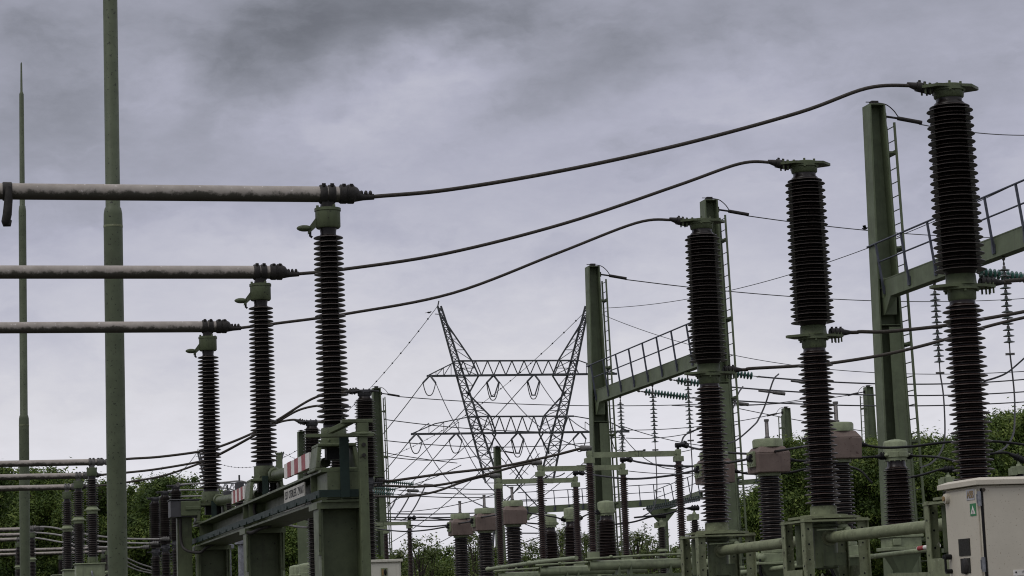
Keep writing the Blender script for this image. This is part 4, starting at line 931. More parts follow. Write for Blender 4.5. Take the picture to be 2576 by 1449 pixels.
# line conductors pulled to the right, with dead end clamps and drop cables
endR = [(2620, 1008), (2620, 982), (2620, 950)]
wl = ['lowest of three dark line wires running to the right edge', 'middle of three dark line wires running to the right edge', 'uppermost of three dark line wires running to the right edge']
mids = []
for i in range(3):
    P, d = DE[i]; a = P + d * .3; e_ = pt(*endR[i], P.y + 24)
    o = cable('line_wire', wl[i], 'wire', sagline(P, e_, .3), .03, 'wire', 'line wires from the railed beam', 6, world=True)
    k = P + d * 1.3; b = MB().cyl(k - P, k - P + d * .6, .045, n=10).cyl(k - P + d * .6, k - P + d * 1.1, .07, n=10); b.build('dead_end_clamp', 'clamp_grey', o); mids.append(k)
drops = [([(*q('H', 1690, 1012), 0), (*q('H', 1650, 1060), 0), (*q('H', 1590, 1240), 0), (*q('H', 1540, 1350), 0), (*q('E', 700, 310), 0), (*q('E', 580, 415), 0), (*q('E', 500, 450), 0)], mids[2].y, 'dropping black cable curving down right of the shortest breaker'),
         ([(*q('H', 1420, 1107), 0), (*q('H', 1385, 1160), 0), (*q('H', 1345, 1270), 0), (*q('H', 1290, 1360), 0), (*q('D', 1330, 370), 0), (*q('D', 1270, 470), 0)], mids[1].y, 'dropping black cable from the middle line wire behind the breaker')]
for ps, Y, lb in drops: cable('drop_cable', lb, 'cable', [(x, y, Y - 9 * k / len(ps)) for k, (x, y, _) in enumerate(ps)], .03, 'cable_black', 'dropping black cables', 6)
def dropc(lb, a, ps, dY=-8, r=.024):
    pts = [a] + [pt(x, y, a.y + dY * (k + 1) / len(ps)) for k, (x, y) in enumerate(ps)]
    cable('drop_cable', lb, 'cable', pts, r, 'cable_black', 'dropping black cables', 6, world=True)
dropc('straight black cable below the hanging string nearest the left post', hang[0], [q('D', 842, 560), q('D', 840, 580)])
dropc('black cable hanging from the middle string, bending left at its foot', hang[1], [q('D', 1092, 700), q('D', 1090, 850), q('D', 1060, 950), q('D', 980, 1003)])
dropc('black cable hanging beside the shortest breaker, bending left low down', hang[2], [q('D', 1360, 620), q('D', 1358, 780), q('D', 1340, 860), q('D', 1290, 915)])
dropc('black cable hanging left of the tallest breaker, curving to an arrester', hang[3], [q('F', 1325, 100), q('F', 1335, 370), q('F', 1310, 500), q('F', 1240, 590), q('F', 1150, 632)])
dropc('black cable hanging right of the tallest breaker', hang[4], [q('F', 1858, 60), q('F', 1862, 250), q('F', 1850, 380), q('F', 1790, 480), q('F', 1690, 530)])
dropc('black cable sagging from right edge into the foot of the right string', pt(2600, 880, hang[4].y), [q('G', 1870, 1150), q('G', 1800, 1205), q('G', 1720, 1240), q('G', 1630, 1266)], -2)
# ------------------------------------------------------------------ earth wires between the post tops and thin lines
def wire(lb, a, b, sag=.0, r=.02, grp=None, k=14):
    return cable('line_wire', lb, 'wire', sagline(a, b, sag, k), r, 'wire', grp, 5, world=True)
topc = lambda P: P + VX * 1.45 + Vector((0, 0, HT - .52))
GE = 'earth wires at the post tops'
wire('earth wire leaving the largest post top to the right', topc(P2), pt(2640, 338, P2.y + 18), .15, .018, GE)
wire('earth wire from the half hidden post top past two breakers', topc(P1), pt(2640, 596, P1.y + 32), .3, .02, GE)
wire('earth wire from the left gantry post top to the right edge', topc(P3), pt(2640, 746, P3.y + 42), .6, .023, GE)
wire('earth wire from post left of the pylon, passing before the pylon', topc(PO[3]), pt(1800, 1015, PO[3].y + 18), .35, .03, GE)
wire('earth wire from distant post between beam columns', topc(PO[4]), pt(1150, 1165, PO[4].y + 10), .2, .035, GE)
wire('earth wire left of the distant post beside the middle breaker', PO[6] - VX * 1.45 + Vector((0, 0, HT - .5)), pt(1560, 1082, PO[6].y - 10), .3, .03, GE)
wire('earth wire left of the distant post right of the middle breaker', PO[7] - VX * 1.45 + Vector((0, 0, HT - .5)), pt(1690, 1020, PO[7].y - 10), .3, .03, GE)
# portal wires behind the black breaker on the left
S3 = []
for i, (x0, y0_, lb) in enumerate([(q('C', 330, 735)[0], q('C', 330, 735)[1], 'upper green insulator string right of the far ladder post'), (*q('C', 345, 792), 'lower green insulator string right of the far ladder post'), (*q('C', 330, 825), 'lowest short insulator string behind the far ladder post')]):
    P = pt(x0, y0_, PO[3].y - 2 - i * 4); o = copy_tree(s2); d = (VX - Vector((0, 0, .12))).normalized(); o.location = P - d * (1.6 if i else .3)
    o.rotation_euler = (-d).to_track_quat('Z', 'Y').to_euler(); tag(o, lb, 'insulator string', 'green strings by the far ladder post'); S3.append(o.location + d * SL2)
ends = [q('C', 1160, 797), q('C', 1160, 829), q('C', 1160, 853)]
for i in range(3):
    e_ = pt(*ends[i], S3[i].y + 14); o = wire(['upper thin wire from the far strings towards the pylon foot', 'middle thin wire from the far strings towards the pylon foot', 'lower thin wire from the far strings towards the pylon foot'][i], S3[i], e_, .1, .032, 'thin wires right of the far ladder post')
    d = (e_ - S3[i]).normalized(); MB().cyl(d * 1.2, d * 2.6, .1, n=8).build('dead_end_clamp', 'clamp_grey', o)
    ps = [[q('C', 610, 820), q('C', 560, 920), q('C', 500, 1005), q('C', 450, 1030)], [q('C', 515, 840), q('C', 460, 940), q('C', 400, 1025)], [q('C', 425, 855), q('C', 390, 915), q('C', 365, 955)]][i]
    dropc(['black drop cable sweeping down to the foremost left switch', 'black drop cable sweeping down to the middle left switch', 'short black drop cable at the far ladder post'][i], S3[i] + d * 1.4, ps, -10, .04)
for k, (y0_, y1_) in enumerate([(1289, 1290), (1298, 1299), (1304, 1306), (1220, 1231)][:3]):
    wire(['uppermost of three level wires behind the small purple transformers', 'middle of three level wires behind the small purple transformers', 'lowest of three level wires behind the small purple transformers'][k], pt(890, y0_, 150), pt(1215, y1_, 158), .1, .045, 'level wires low behind the transformers')
for k, (y0_, y1_) in enumerate([(1061, 1070), (1100, 1118), (1147, 1113), (1232, 1268)]):
    pass
wire('long thin level wire crossing the pylon at mid height', pt(966, 1055, 190), pt(1500, 1085, 205), .4, .04, 'thin level wires crossing the pylon')
wire('long thin level wire crossing the pylon below its lower arm', pt(966, 1108, 190), pt(1500, 1112, 205), .5, .04, 'thin level wires crossing the pylon')
wire('thin wire climbing slightly to the distant post by the pylon leg', pt(966, 1147, 180), PO[5] + Vector((-.3, 0, HT - .4)), .5, .04, 'thin level wires crossing the pylon')
for k, (a_, b_) in enumerate([((1575, 1102), (1740, 1089)), ((1575, 1148), (1745, 1130)), ((1545, 1180), (1760, 1190)), ((1850, 1018), (2040, 1000)), ((1855, 1225), (1900, 1216)), ((1850, 1233), (1905, 1224)), ((1850, 1215), (1905, 1209)),
                              ((1560, 1070), (1760, 1120)), ((1855, 1027), (2330, 1105))]):
    wire(['faint level wire behind the left hanging strings, upper', 'faint level wire behind the left hanging strings, lower', 'faint wire behind the contact arm of the foremost switch', 'faint rising wire between shortest and middle breakers', 'top short wire left of the big purple transformer foot', 'middle short wire left of the big purple transformer foot', 'lower short wire left of the big purple transformer foot', 'faint falling wire between the hanging strings', 'faint falling wire from shortest breaker to the right trees'][k], pt(*a_, 190), pt(*b_, 200), .2, .035, 'faint far wires')
# ------------------------------------------------------------------ lattice pylon
def lattice(b, A, B, n, r, rb):
    """four chord lattice from square A (4 points) to square B"""
    A = [Vector(p) for p in A]; B = [Vector(p) for p in B]
    for i in range(4): b.bar(A[i], B[i], r)
    for k in range(n):
        for i in range(4):
            j = (i + 1) % 4; a0, a1 = A[i].lerp(B[i], k / n), A[i].lerp(B[i], (k + 1) / n); c0, c1 = A[j].lerp(B[j], k / n), A[j].lerp(B[j], (k + 1) / n)
            if k % 2: b.bar(a0, c1, rb)
            else: b.bar(c0, a1, rb)
            b.bar(a1, c1, rb)
YP_ = 382.
def pylon():
    pc = pt(1300, 1290, YP_); O = Vector((pc.x, pc.y, 0)); t = empty('transmission_pylon', O, 0, None, 'pylon')
    def g(px, py, dy): p = pt(px, py, YP_ + dy) - O; return p
    sq = lambda x0, x1, y, d: [g(x0, y, -d), g(x1, y, -d), g(x1, y, d), g(x0, y, d)]
    XO = lambda y: 1101 + .272 * (y - 770); XI = lambda y: 1110 + .33 * (y - 772); ys = [770, 806, 842, 878, 914, 950, 990, 1030, 1070, 1110, 1155, 1215]
    for side in (0, 1):
        X = lambda x, y: x if not side else 2 * (1291 + (y - 770) * .034) - x
        b = MB(); sec = [sq(*sorted((X(XO(y), y), X(XI(y), y))), y, .3 + 1.5 * (y - 770) / 440) for y in ys]
        for k in range(len(sec) - 1): lattice(b, sec[k], sec[k + 1], 2, .3, .13)
        for pl in ([(1114, 800), (1150, 853), (1187, 907), (1204, 945), (1176, 996)], [(1172, 985), (1204, 1017), (1234, 1048), (1248, 1090), (1226, 1142)]):
            for d in (-1.1, 1.1):
                P_ = []
                for (x0, y0_), (x1, y1_) in zip(pl, pl[1:]):
                    b.bar(g(X(x0, y0_), y0_, d), g(X(x1, y1_), y1_, d), .26); P_ += [(x0 + (x1 - x0) * f, y0_ + (y1_ - y0_) * f) for f in (0, .5)]
                for k, (x, y) in enumerate(P_[1:]):
                    b.bar(g(X(x, y), y, d), g(X(XI(y), y), y, d), .11); x2, y2 = P_[k]; b.bar(g(X(x, y), y, d), g(X(XI(y2), y2), y2, d), .11)
            for (x, y) in pl: b.bar(g(X(x, y), y, -1.1), g(X(x, y), y, 1.1), .11)
        if side == 0:
            b.bar(g(1101, 772, 0), g(1104, 757, 0), .2); b.bar(g(1094, 790, 0), g(1112, 791, 0), .12)
        b.build('mast', 'pylon', t)
    b = MB()                       # diagonals between the masts below the lower arm
    for s in (0, 1):
        X = lambda x, y: x if not s else 2 * (1291 + (y - 770) * .034) - x
        for d in (-1.6, 1.6):
            b.bar(g(X(1236, 1088), 1088, d), g(X(1318, 1210), 1210, d), .22); b.bar(g(X(1250, 1140), 1140, d), g(X(1312, 1210), 1210, d), .12)
            b.bar(g(X(1318, 1210), 1210, d), g(X(1250, 1290), 1290, d), .2)
            for k in range(4):
                b.bar(g(X(1243 + k * 18, 0 if False else 1100 + k * 27), 1100 + k * 27, d), g(X(1234 + k * 16, 1140 + k * 18), 1140 + k * 18, d), .1)
    for y in (1222, 1262, 1290): b.bar(g(1246, y, -1.6), g(1376, y - 3, -1.6), .16); b.bar(g(1246, y, 1.6), g(1376, y - 3, 1.6), .16)
    b.build('diamond_bracing', 'pylon', t)
    b = MB()
    A = sq(1246, 1374, 1290, 3.2); Bq = sq(1222, 1424, 1600, 7.)
    lattice(b, A, Bq, 6, .3, .14); b.build('body', 'pylon', t)
    def arm(xl, xr_, yb, yt, xtl, xtr, dp, n, xm=None):
        b = MB(); T = lambda x, x0: (x - x0)
        bot = lambda x: yb - (x - xl) * .012; top = lambda x: yt - (x - xtl) * .004
        for d in (-dp, dp):
            b.bar(g(xl, bot(xl), 0), g(xtl, bot(xtl), d), .34); b.bar(g(xtl, bot(xtl), d), g(xtr, bot(xtr), d), .34); b.bar(g(xtr, bot(xtr), d), g(xr_, bot(xr_), 0), .34)
            b.bar(g(xtl, top(xtl), d * .7), g(xtr, top(xtr), d * .7), .26)
            if xm: b.bar(g(xtl, top(xtl), d * .7), g(xm[0], xm[1], d * .5), .16); b.bar(g(xm[0], xm[1], d * .5), g(xl, bot(xl), 0), .16); xm2 = 2 * (xtl + xtr) / 2 - xm[0]; b.bar(g(xtr, top(xtr), d * .7), g(xm2, xm[1] - 4, d * .5), .16); b.bar(g(xm2, xm[1] - 4, d * .5), g(xr_, bot(xr_), 0), .16)
            else: b.bar(g(xtl, top(xtl), d * .7), g(xl, bot(xl), 0), .16); b.bar(g(xtr, top(xtr), d * .7), g(xr_, bot(xr_), 0), .16)
            for k in range(n):
                x0 = xtl + (xtr - xtl) * k / n; x1 = xtl + (xtr - xtl) * (k + 1) / n; xm_ = (x0 + x1) / 2
                b.bar(g(x0, bot(x0), d), g(xm_, top(xm_), d * .7), .14); b.bar(g(xm_, top(xm_), d * .7), g(x1, bot(x1), d), .14)
            for f in (.3, .55, .8):
                for xa, xb_ in ((xl, xtl), (xr_, xtr)):
                    x = xa + (xb_ - xa) * f
                    tp = (bot(xl) + (top(xtl) - bot(xl)) * f) if not xm else (xm[1] - 6 * f)
                    b.bar(g(x, bot(x), d * f), g(x, tp, d * .5 * f), .1); x2 = xa + (xb_ - xa) * (f - .25); b.bar(g(x2, bot(x2), d * f), g(x, tp, d * .5 * f), .1)
        for k in range(n + 1):
            x = xtl + (xtr - xtl) * k / n; b.bar(g(x, bot(x), -dp), g(x, bot(x), dp), .1); b.bar(g(x, top(x), -dp * .7), g(x, top(x), dp * .7), .1)
        return b
    arm(1074, 1552, 946, 908, 1150, 1456, 1.6, 10).build('upper_crossarm', 'pylon', t)
    arm(1034, 1583, 1092, 1048, 1184, 1444, 1.9, 9, (1094, 1066)).build('lower_crossarm', 'pylon', t)
    # strings under the arms, with the jumper loops
    ph = [(1078, 946), (1238, 946), (1340, 943), (1044, 1092), (1144, 1091), (1300, 1089), (1456, 1087), (1552, 1084)]
    for k, (x, y) in enumerate(ph):
        e0 = (x - 14, y + 17); e1 = (x + 18, y + 17)
        for d in (-1.2, 1.2):
            MB().bar(g(x + 2, y, d), g(e0[0], e0[1], d * 3), .22).build('tension_string', 'pylon', t); MB().bar(g(x + 5, y, d), g(e1[0], e1[1], d * 3), .22).build('tension_string', 'pylon', t)
        b = MB(); n = 12; dp_ = 32 if k not in (1, 2, 5) else 44
        b.tube([g(e0[0] + (e1[0] - e0[0]) * f_, e0[1] + dp_ * (1 - abs(2 * f_ - 1) ** 2.6), -3.6 + 7.2 * f_) for f_ in [i / n for i in range(n + 1)]], .085, 5)
        if k in (1, 2, 5): b.bar(g(e0[0] + 2, e0[1], -2), g(x - 2, y + 50, 0), .16); b.bar(g(e1[0] - 2, e1[1], 2), g(x + 6, y + 50, 0), .16); b.bar(g(x - 4, y + 51, 0), g(x + 8, y + 51, 0), .2)
        b.build('jumper_loop', 'pylon', t)
    return t, O, ph
py, PYO, PH = pylon(); tag(py, 'large steel lattice pylon with V shaped masts and two crossarms', 'pylon', 'lattice pylons')
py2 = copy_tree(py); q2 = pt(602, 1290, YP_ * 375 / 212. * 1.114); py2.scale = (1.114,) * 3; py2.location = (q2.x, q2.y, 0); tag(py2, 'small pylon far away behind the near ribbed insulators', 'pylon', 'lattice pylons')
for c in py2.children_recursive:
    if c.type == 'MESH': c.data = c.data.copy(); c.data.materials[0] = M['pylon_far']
far_of = lambda P: Vector(py2.location) + (P - PYO) * 1.114
GP = 'conductors between the two pylons'
def pp_(x, y, dy=0): return pt(x, y, YP_ + dy)
def markers(o, pts, n, s=.16):
    b = MB(); b0 = pts[0]
    for k in range(1, n):
        f = k / n * (len(pts) - 1); i = int(f); p = pts[i].lerp(pts[min(i + 1, len(pts) - 1)], f - i) - b0; b.ell(p, s, s, s, 6, 4)
    b.build('wire_markers', 'wire', o)
for i, (x, y) in enumerate([(1101, 770), (1480, 776)]):
    a = pp_(x, y); b_ = far_of(a); P = sagline(a, b_, 14 if i == 0 else 13, 24)
    o = cable('line_wire', ['beaded earth wire from left mast tip to the far pylon', 'beaded earth wire from right mast tip to the far pylon'][i], 'wire', P, .05, 'wire', GP, 5, world=True); markers(o, P, 46)
plab = ['outer left', 'inner left', 'inner right', 'outer left', 'second left', 'centre', 'second right', 'outer right']
for i, (x, y) in enumerate(PH):
    arm_ = 'upper' if i < 3 else 'lower'
    a = pp_(x - 14, y + 17, 3.6); wire(f'power line from the {plab[i]} strings of the {arm_} crossarm to the far pylon', a, a.lerp(far_of(a), .98), 16, .075, GP, 20)
# lines coming down towards the viewer's right
GD = 'lines leaving the pylon to the right'
for i, (x, y, ex, ey, Ye, lb) in enumerate([(1096, 963, 1290, 1232, 250, 'line falling steeply from the upper left strings to the gantry'), (1062, 1109, 1262, 1285, 250, 'line falling steeply from the lower left strings to the gantry'),
        (1256, 960, 1500, 1130, 280, 'line falling right from the inner left strings'), (1358, 960, 1560, 1100, 280, 'line falling right from the inner right strings'), (1162, 1108, 1330, 1280, 250, 'line falling right from the second lower strings'),
        (1318, 1106, 1420, 1190, 260, 'line falling right from the centre strings'), (1570, 1101, 1760, 1165, 300, 'line falling right from the outer right strings'), (1480, 776, 2640, 930, 240, 'thin earth wire falling right from the right mast tip'), (1480, 776, 2700, 390, 240, 'thin earth wire rising right from the right mast tip')]):
    wire(lb, pp_(x, y, -3), pt(ex, ey, Ye), 2.5 if i < 7 else 4, .07 if i < 7 else .05, GD, 18)
wire('thin earth wire falling left from the far pylon', far_of(pp_(1101, 770)), pt(405, 1225, 420), 1, .1, GP)
wire('power line passing low left of the pylon, first', pt(1160, 1170, 330), pt(978, 1232, 360), .5, .06, 'lines low left of the pylon'); wire('power line passing low left of the pylon, second', pt(1262, 1238, 330), pt(1000, 1288, 360), .6, .06, 'lines low left of the pylon')
# distant railed gantries
A = pt(1318, 1284, 172); B = pt(1662, 1279, 168)
railed_beam(Vector((B.x, B.y, 0)), Vector((A.x, A.y, 0)), A.z, 'distant railed beam at the foot of the pylon', True, .5, 'distant railed beams', 9)
B2 = pt(1770, 1240, 150); railed_beam(Vector((B2.x, B2.y, 0)), Vector((B.x, B.y, 0)), (B.z + B2.z) / 2, 'distant railed beam rising to the shortest breaker', True, .45, 'distant railed beams', 5, False)
A3 = pt(2300, 1168, 150); B3 = pt(2640, 1162, 150); railed_beam(Vector((B3.x, B3.y, 0)), Vector((A3.x, A3.y, 0)), A3.z, 'distant railed beam before the right trees', True, .42, 'distant railed beams', 6, False, 'green_far')
A4 = pt(2150, 1183, 155); B4 = pt(2330, 1180, 150); railed_beam(Vector((B4.x, B4.y, 0)), Vector((A4.x, A4.y, 0)), A4.z, 'short distant railed beam right of the middle breaker', True, .4, 'distant railed beams', 3, False)
A5 = pt(1850, 1215, 165); B5 = pt(2110, 1190, 160); railed_beam(Vector((B5.x, B5.y, 0)), Vector((A5.x, A5.y, 0)), A5.z, 'distant railed beam behind the big purple transformer', True, .35, 'distant railed beams', 5, False)
tp = pt(*q('D', 1130, 870), 166); t = empty('gantry_post', (tp.x, tp.y, 0), TH, 'stubby distant green post at the end of the far railed beam', 'steel post')
b = MB().bx(-.3, .3, -.25, .25, 0, tp.z - 1.6).hexa([(-.3, -.25, tp.z - 1.6), (.3, -.25, tp.z - 1.6), (.3, .25, tp.z - 1.6), (-.3, .25, tp.z - 1.6)], [(-1.1, -.25, tp.z - .7), (1.1, -.25, tp.z - .7), (1.1, .25, tp.z - .7), (-1.1, .25, tp.z - .7)]).bx(-.5, .5, -.2, .2, tp.z - .7, tp.z); b.build('shaft', 'green_far', t)
# strings lying along the distant beam
for i, (c0, c1, lb) in enumerate([(q('D', 990, 945), q('D', 1250, 900), 'pale green string along the far beam, left of the red insulator'), (q('D', 1180, 905), q('D', 1440, 858), 'pale green string along the far beam, behind the red insulator'), (q('E', 900, 745), q('E', 1110, 722), 'small bright glass string right of the big purple transformer')]):
    a, e_ = pt(*c0, 150), pt(*c1, 148); o = copy_tree(s1 if i < 2 else s2); L = (e_ - a).length; d = (e_ - a).normalized(); o.location = a; o.rotation_euler = (-d).to_track_quat('Z', 'Y').to_euler(); s_ = L / (SL if i < 2 else SL2); o.scale = (1.25, 1.25, s_); tag(o, lb, 'insulator string', 'far slanting glass strings')
for i, (c, lb) in enumerate([(q('F', 655, 712), 'hanging glass string before the right trees, beside the ladder'), (q('F', 310, 800), 'hanging glass string behind the middle breaker, before the trees'), (q('B', 840, 1060), 'left of three hanging strings between the beam columns'), (q('B', 898, 1050), 'middle of three hanging strings between the beam columns'), (q('B', 958, 1050), 'right of three hanging strings between the beam columns'), (q('B', 1410, 780), 'hanging string just left of the operating rod')]):
    o = copy_tree(s1); o.location = pt(*c, 150 if i != 5 else 110); o.scale = (1.25,) * 3; tag(o, lb, 'insulator string', 'far hanging strings')
# ------------------------------------------------------------------ lightning masts
def mast():
    t = empty('lightning_mast', (0, 0, 0), 0, None, 'mast')
    MB().lathe([(.16, 0), (.155, 8.45), (.152, 8.58), (.15, 8.6), (.135, 8.68), (.12, 8.7), (.118, 15.2), (.1, 15.36), (.085, 15.38), (.072, 19.0), (.05, 19.06), (.038, 19.08), (.026, 20), (.004, 20.06)], 28).build('pole', 'green_pole', t)
    MB().lathe([(.158, 8.36), (.1595, 8.37), (.1595, 8.385), (.158, 8.395)], 28, cap=False).build('weld_seam', 'green_moss', t)
    MB().prism([(-.25, -.25), (.25, -.25), (.25, .25), (-.25, .25)], .0, .04).build('base_plate', 'galv', t)
    return t
ma = mast()
for i, (px, py, Y, lb) in enumerate([(289, 900, 37.3, 'thick speckled green mast crossing the full picture height'), (59, 900, 72., 'thin green lightning mast with pointed tip at the left')]):
    p = pt(px, py, Y); o = ma if i == 0 else copy_tree(ma); o.location = (p.x, p.y, 0); tag(o, lb, 'mast', 'lightning masts')
# ------------------------------------------------------------------ cream cabinet in the middle
ce = pt(*q('C', 122, 1352), 41); cb = empty('control_cabinet', (ce.x, ce.y, 0), TH, 'small cream cabinet with a black knob behind the operating rod', 'cabinet')
zt = ce.z; W = .78
MB().bx(0, W, 0, .6, .3, zt).build('body', 'cream', cb, bevel=.008)
MB().bx(-.05, W + .03, -.05, .65, zt + .002, zt + .05).build('roof', 'cream', cb, bevel=.008)
d_ = MB().bx(.04, W - .03, -.02, -.001, .4, zt - .03).build('door', 'cream', cb, bevel=.004)
kf = MB().bx(.41, .53, -.035, -.0205, zt - .25, zt - .1).build('knob_frame', 'green_moss', d_, bevel=.01)
MB().bx(.425, .455, -.042, -.036, zt - .23, zt - .12).build('yellow_strip', 'gold', kf); MB().ell((.487, -.045, zt - .175), .026, .018, .055, 14, 8).build('knob', 'black', kf)
lb_ = MB().bx(-.004, -.001, .12, .4, zt - .2, zt - .05).build('warning_label', 'white', cb); MB().bx(-.006, -.0045, .2, .32, zt - .14, zt - .09).build('red_mark', 'red', lb_)
# ------------------------------------------------------------------ surge arresters
def arrester():
    t = empty('surge_arrester', (0, 0, 0), TH, None, 'arrester')   # origin at its top
    MB().bx(-.16, .12, -.1, .1, -.3, -.16).lathe([(.13, -.34), (.13, -.3), (.08, -.28), (.06, -.12), (.03, -.1), (.03, 0)], 14).bx(-.22, -.1, -.1, .1, -.36, -.2).build('head', 'green_pale', t)
    MB().lathe([(.08, -1.02)] + sheds(-1.0, -.36, 12, .15, .085) + [(.08, -.34)], 18).build('insulator', 'porcelain', t)
    MB().lathe([(.1, -1.15), (.17, -1.12), (.17, -1.08), (.1, -1.02)], 18).build('middle_flange', 'green_pale', t)
    MB().lathe([(.09, -1.85)] + sheds(-1.83, -1.17, 12, .16, .09) + [(.09, -1.15)], 18).build('insulator', 'porcelain', t)
    MB().bx(-.2, .2, -.2, .2, -1.95, -1.85).bx(-.12, .12, -.12, .12, -4.88, -1.95).build('support_column', 'green_far', t)
    return t
ap = arrester()
for i, (px, py, lb) in enumerate([(1663, 1300, 'slim black arrester with green head before the stubby distant post'), (1746, 1280, 'slim black arrester just left of the shortest near breaker'), (2384, 1183, 'slim black arrester peeping out left of the tallest breaker'), (2562, 1155, 'slim black arrester at the right edge above the cabinet')]):
    P = pth(px, py, 3.2); o = ap if i == 0 else copy_tree(ap); o.location = P; tag(o, lb, 'arrester', 'slim arresters')
    if i == 0: AR0 = P
    a = P; dx = [-60, -70, -40, 10][i]
    jump(['short black cable left of the arrester before the stubby post', 'short black cable left of the arrester beside the shortest breaker', 'short black cable left of the arrester by the tallest breaker', 'short black cable at the arrester on the right edge'][i], [a + Vector((0, 0, .02)), pt(px - 25, py + 0, P.y), pt(px - 75, py + 14, P.y + 1), pt(px - 150, py + (22 if i < 2 else 26), P.y + 2)] if i < 3 else [a + Vector((0, 0, .02)), pt(px - 30, py - 16, P.y), pt(px - 80, py - 12, P.y), pt(px - 130, py - 6, P.y)], .028, (0,), 'arrester cables')
# grey capped post insulators behind the beam
def small_post():
    t = empty('capped_insulator', (0, 0, 0), TH, None, 'insulator')
    MB().lathe([(.1, -.22), (.1, -.04), (.06, -.03), (.02, 0), (.02, .12)], 16).build('cap', 'steel_top', t)
    MB().lathe([(.08, -1.02)] + sheds(-1.0, -.24, 15, .14, .08) + [(.08, -.22)], 18).build('insulator', 'porcelain', t)
    MB().lathe([(.06, -6), (.06, -1.4), (.075, -1.39), (.13, -1.37), (.13, -1.28), (.08, -1.27), (.08, -1.12), (.11, -1.1), (.11, -1.02)], 18).build('galvanised_column', 'galv', t)
    return t
sp_ = small_post()
for i, (px, py, Y, lb) in enumerate([(602, 1209, 50, 'grey capped insulator on galvanised column, behind the beam, right one'), (572, 1232, 54, 'grey capped insulator on galvanised column, behind the beam, left one')]):
    P = pt(px, py, Y); o = sp_ if i == 0 else copy_tree(sp_); o.location = P; tag(o, lb, 'insulator', 'grey capped insulators')
# slim green posts seen behind the beam columns
for i, (px, pt_, Y, wd, lb) in enumerate([(762, 1300, 95, .22, 'slim green post beside the black breaker between beam columns'), (702, 1142, 92, .12, 'thin green pole right of the middle near insulator')]):
    p = pt(px, pt_, Y); o = MB().bx(-wd, wd, -wd, wd, 0, p.z).bx(-wd * 1.2, wd * 1.2, -wd * 1.2, wd * 1.2, p.z, p.z + .05).build('steel_pole', 'green_far', loc=(p.x, p.y, 0)); tag(o, lb, 'post')
# bright conductors of the far left bay
GL = 'bright conductors of the left bay'
def bright(lb, ps, Y0, Y1, r=.03, cl=()):
    n = len(ps); cable('bright_conductor', lb, 'cable', [(*p, Y0 + (Y1 - Y0) * k / (n - 1)) for k, p in enumerate(ps)], r, 'cable_light', GL, 6, cl, 1.8, 'clamp_grey')
yb_ = [BG_[i].y for i in range(3)]
bright('top bright conductor right of the rightmost distant breaker head', [q('A', 1345, 762), q('A', 1400, 755), q('A', 1530, 750), q('B', 400, 742), q('B', 520, 732), q('B', 590, 748)], yb_[0], yb_[0] + 8, .032, (0,))
bright('second bright conductor right of the distant breaker heads', [q('A', 1270, 806), q('A', 1390, 800), q('A', 1520, 799), q('B', 370, 786), q('B', 430, 788), q('B', 480, 802)], yb_[1], yb_[1] + 8, .03)
bright('third bright conductor right of the distant breaker heads', [q('A', 1200, 855), q('A', 1380, 848), q('A', 1450, 846), q('A', 1540, 843)], yb_[2], yb_[2] + 6, .03)
bright('uppermost bright conductor from distant bars to the distant breakers', [q('A', 255, 1086), q('A', 320, 1078), q('A', 400, 1084), q('A', 520, 1108), q('A', 720, 1144), q('A', 830, 1157), q('A', 980, 1168), q('A', 1250, 1170)], MID[3].y, yb_[0], .034, (0, 1))
bright('middle bright conductor from distant bars to the distant breakers', [q('A', 240, 1124), q('A', 300, 1123), q('A', 400, 1133), q('A', 520, 1152), q('A', 730, 1186), q('A', 980, 1199), q('A', 1170, 1203)], MID[4].y, yb_[1], .034, (0, 1))
bright('lowest bright conductor from distant bars to the distant breakers', [q('A', 200, 1158), q('A', 260, 1160), q('A', 350, 1174), q('A', 470, 1195), q('A', 600, 1215), q('A', 730, 1228), q('A', 980, 1235), q('A', 1100, 1232)], MID[5].y, yb_[2], .034, (1,))
for i, (a, b_, c_) in enumerate([((900, 1285), (1040, 1350), (1145, 1385)), ((900, 1310), (1040, 1382), (1140, 1412)), ((900, 1345), (1030, 1402), (1140, 1427))]):
    bright(['upper bright loop low beside the thick mast', 'middle bright loop low beside the thick mast', 'lowest bright loop low beside the thick mast'][i], [q('A', *a), q('A', *b_), q('A', *c_)], 84, 88, .028)
for i, (a, b_, c_) in enumerate([((640, 880), (880, 985), (1040, 1025)), ((790, 1030), (920, 1072), (1050, 1084))]):
    bright(['upper bright conductor under the beam between its columns', 'lower bright conductor under the beam between its columns'][i], [q('B', *a), q('B', *b_), q('B', *c_)], 60, 64, .03)
# birds
def bird(wing):
    b = MB(); b.ell((0, 0, 0), .17, .07, .075, 12, 8); b.ell((.17, 0, .06), .06, .05, .05, 10, 6); b.cyl((.21, 0, .055), (.27, 0, .045), .018, .003, 6)
    b.hexa([(-.14, -.03, -.01), (-.36, -.05, -.05), (-.36, .05, -.05), (-.14, .03, -.01)], [(-.14, -.03, .02), (-.36, -.05, -.035), (-.36, .05, -.035), (-.14, .03, .02)])
    if wing:
        for s in (-1, 1): b.hexa([(.1, s * .04, .03), (-.1, s * .04, .03), (-.22, s * .4, .12), (.0, s * .42, .13)], [(.1, s * .04, .05), (-.1, s * .04, .05), (-.22, s * .4, .13), (.0, s * .42, .145)])
    else:
        for s in (-1, 1): b.cyl((0, s * .03, -.06), (0, s * .03, -.15), .01, n=5)
    return b
o = bird(True).build('bird', 'bird', loc=pt(2177, 575, 120)); o.rotation_euler = (0, .2, 2.6); o.scale = (.8,) * 3; tag(o, 'black bird flying beside a thin wire, left of the largest post', 'bird')
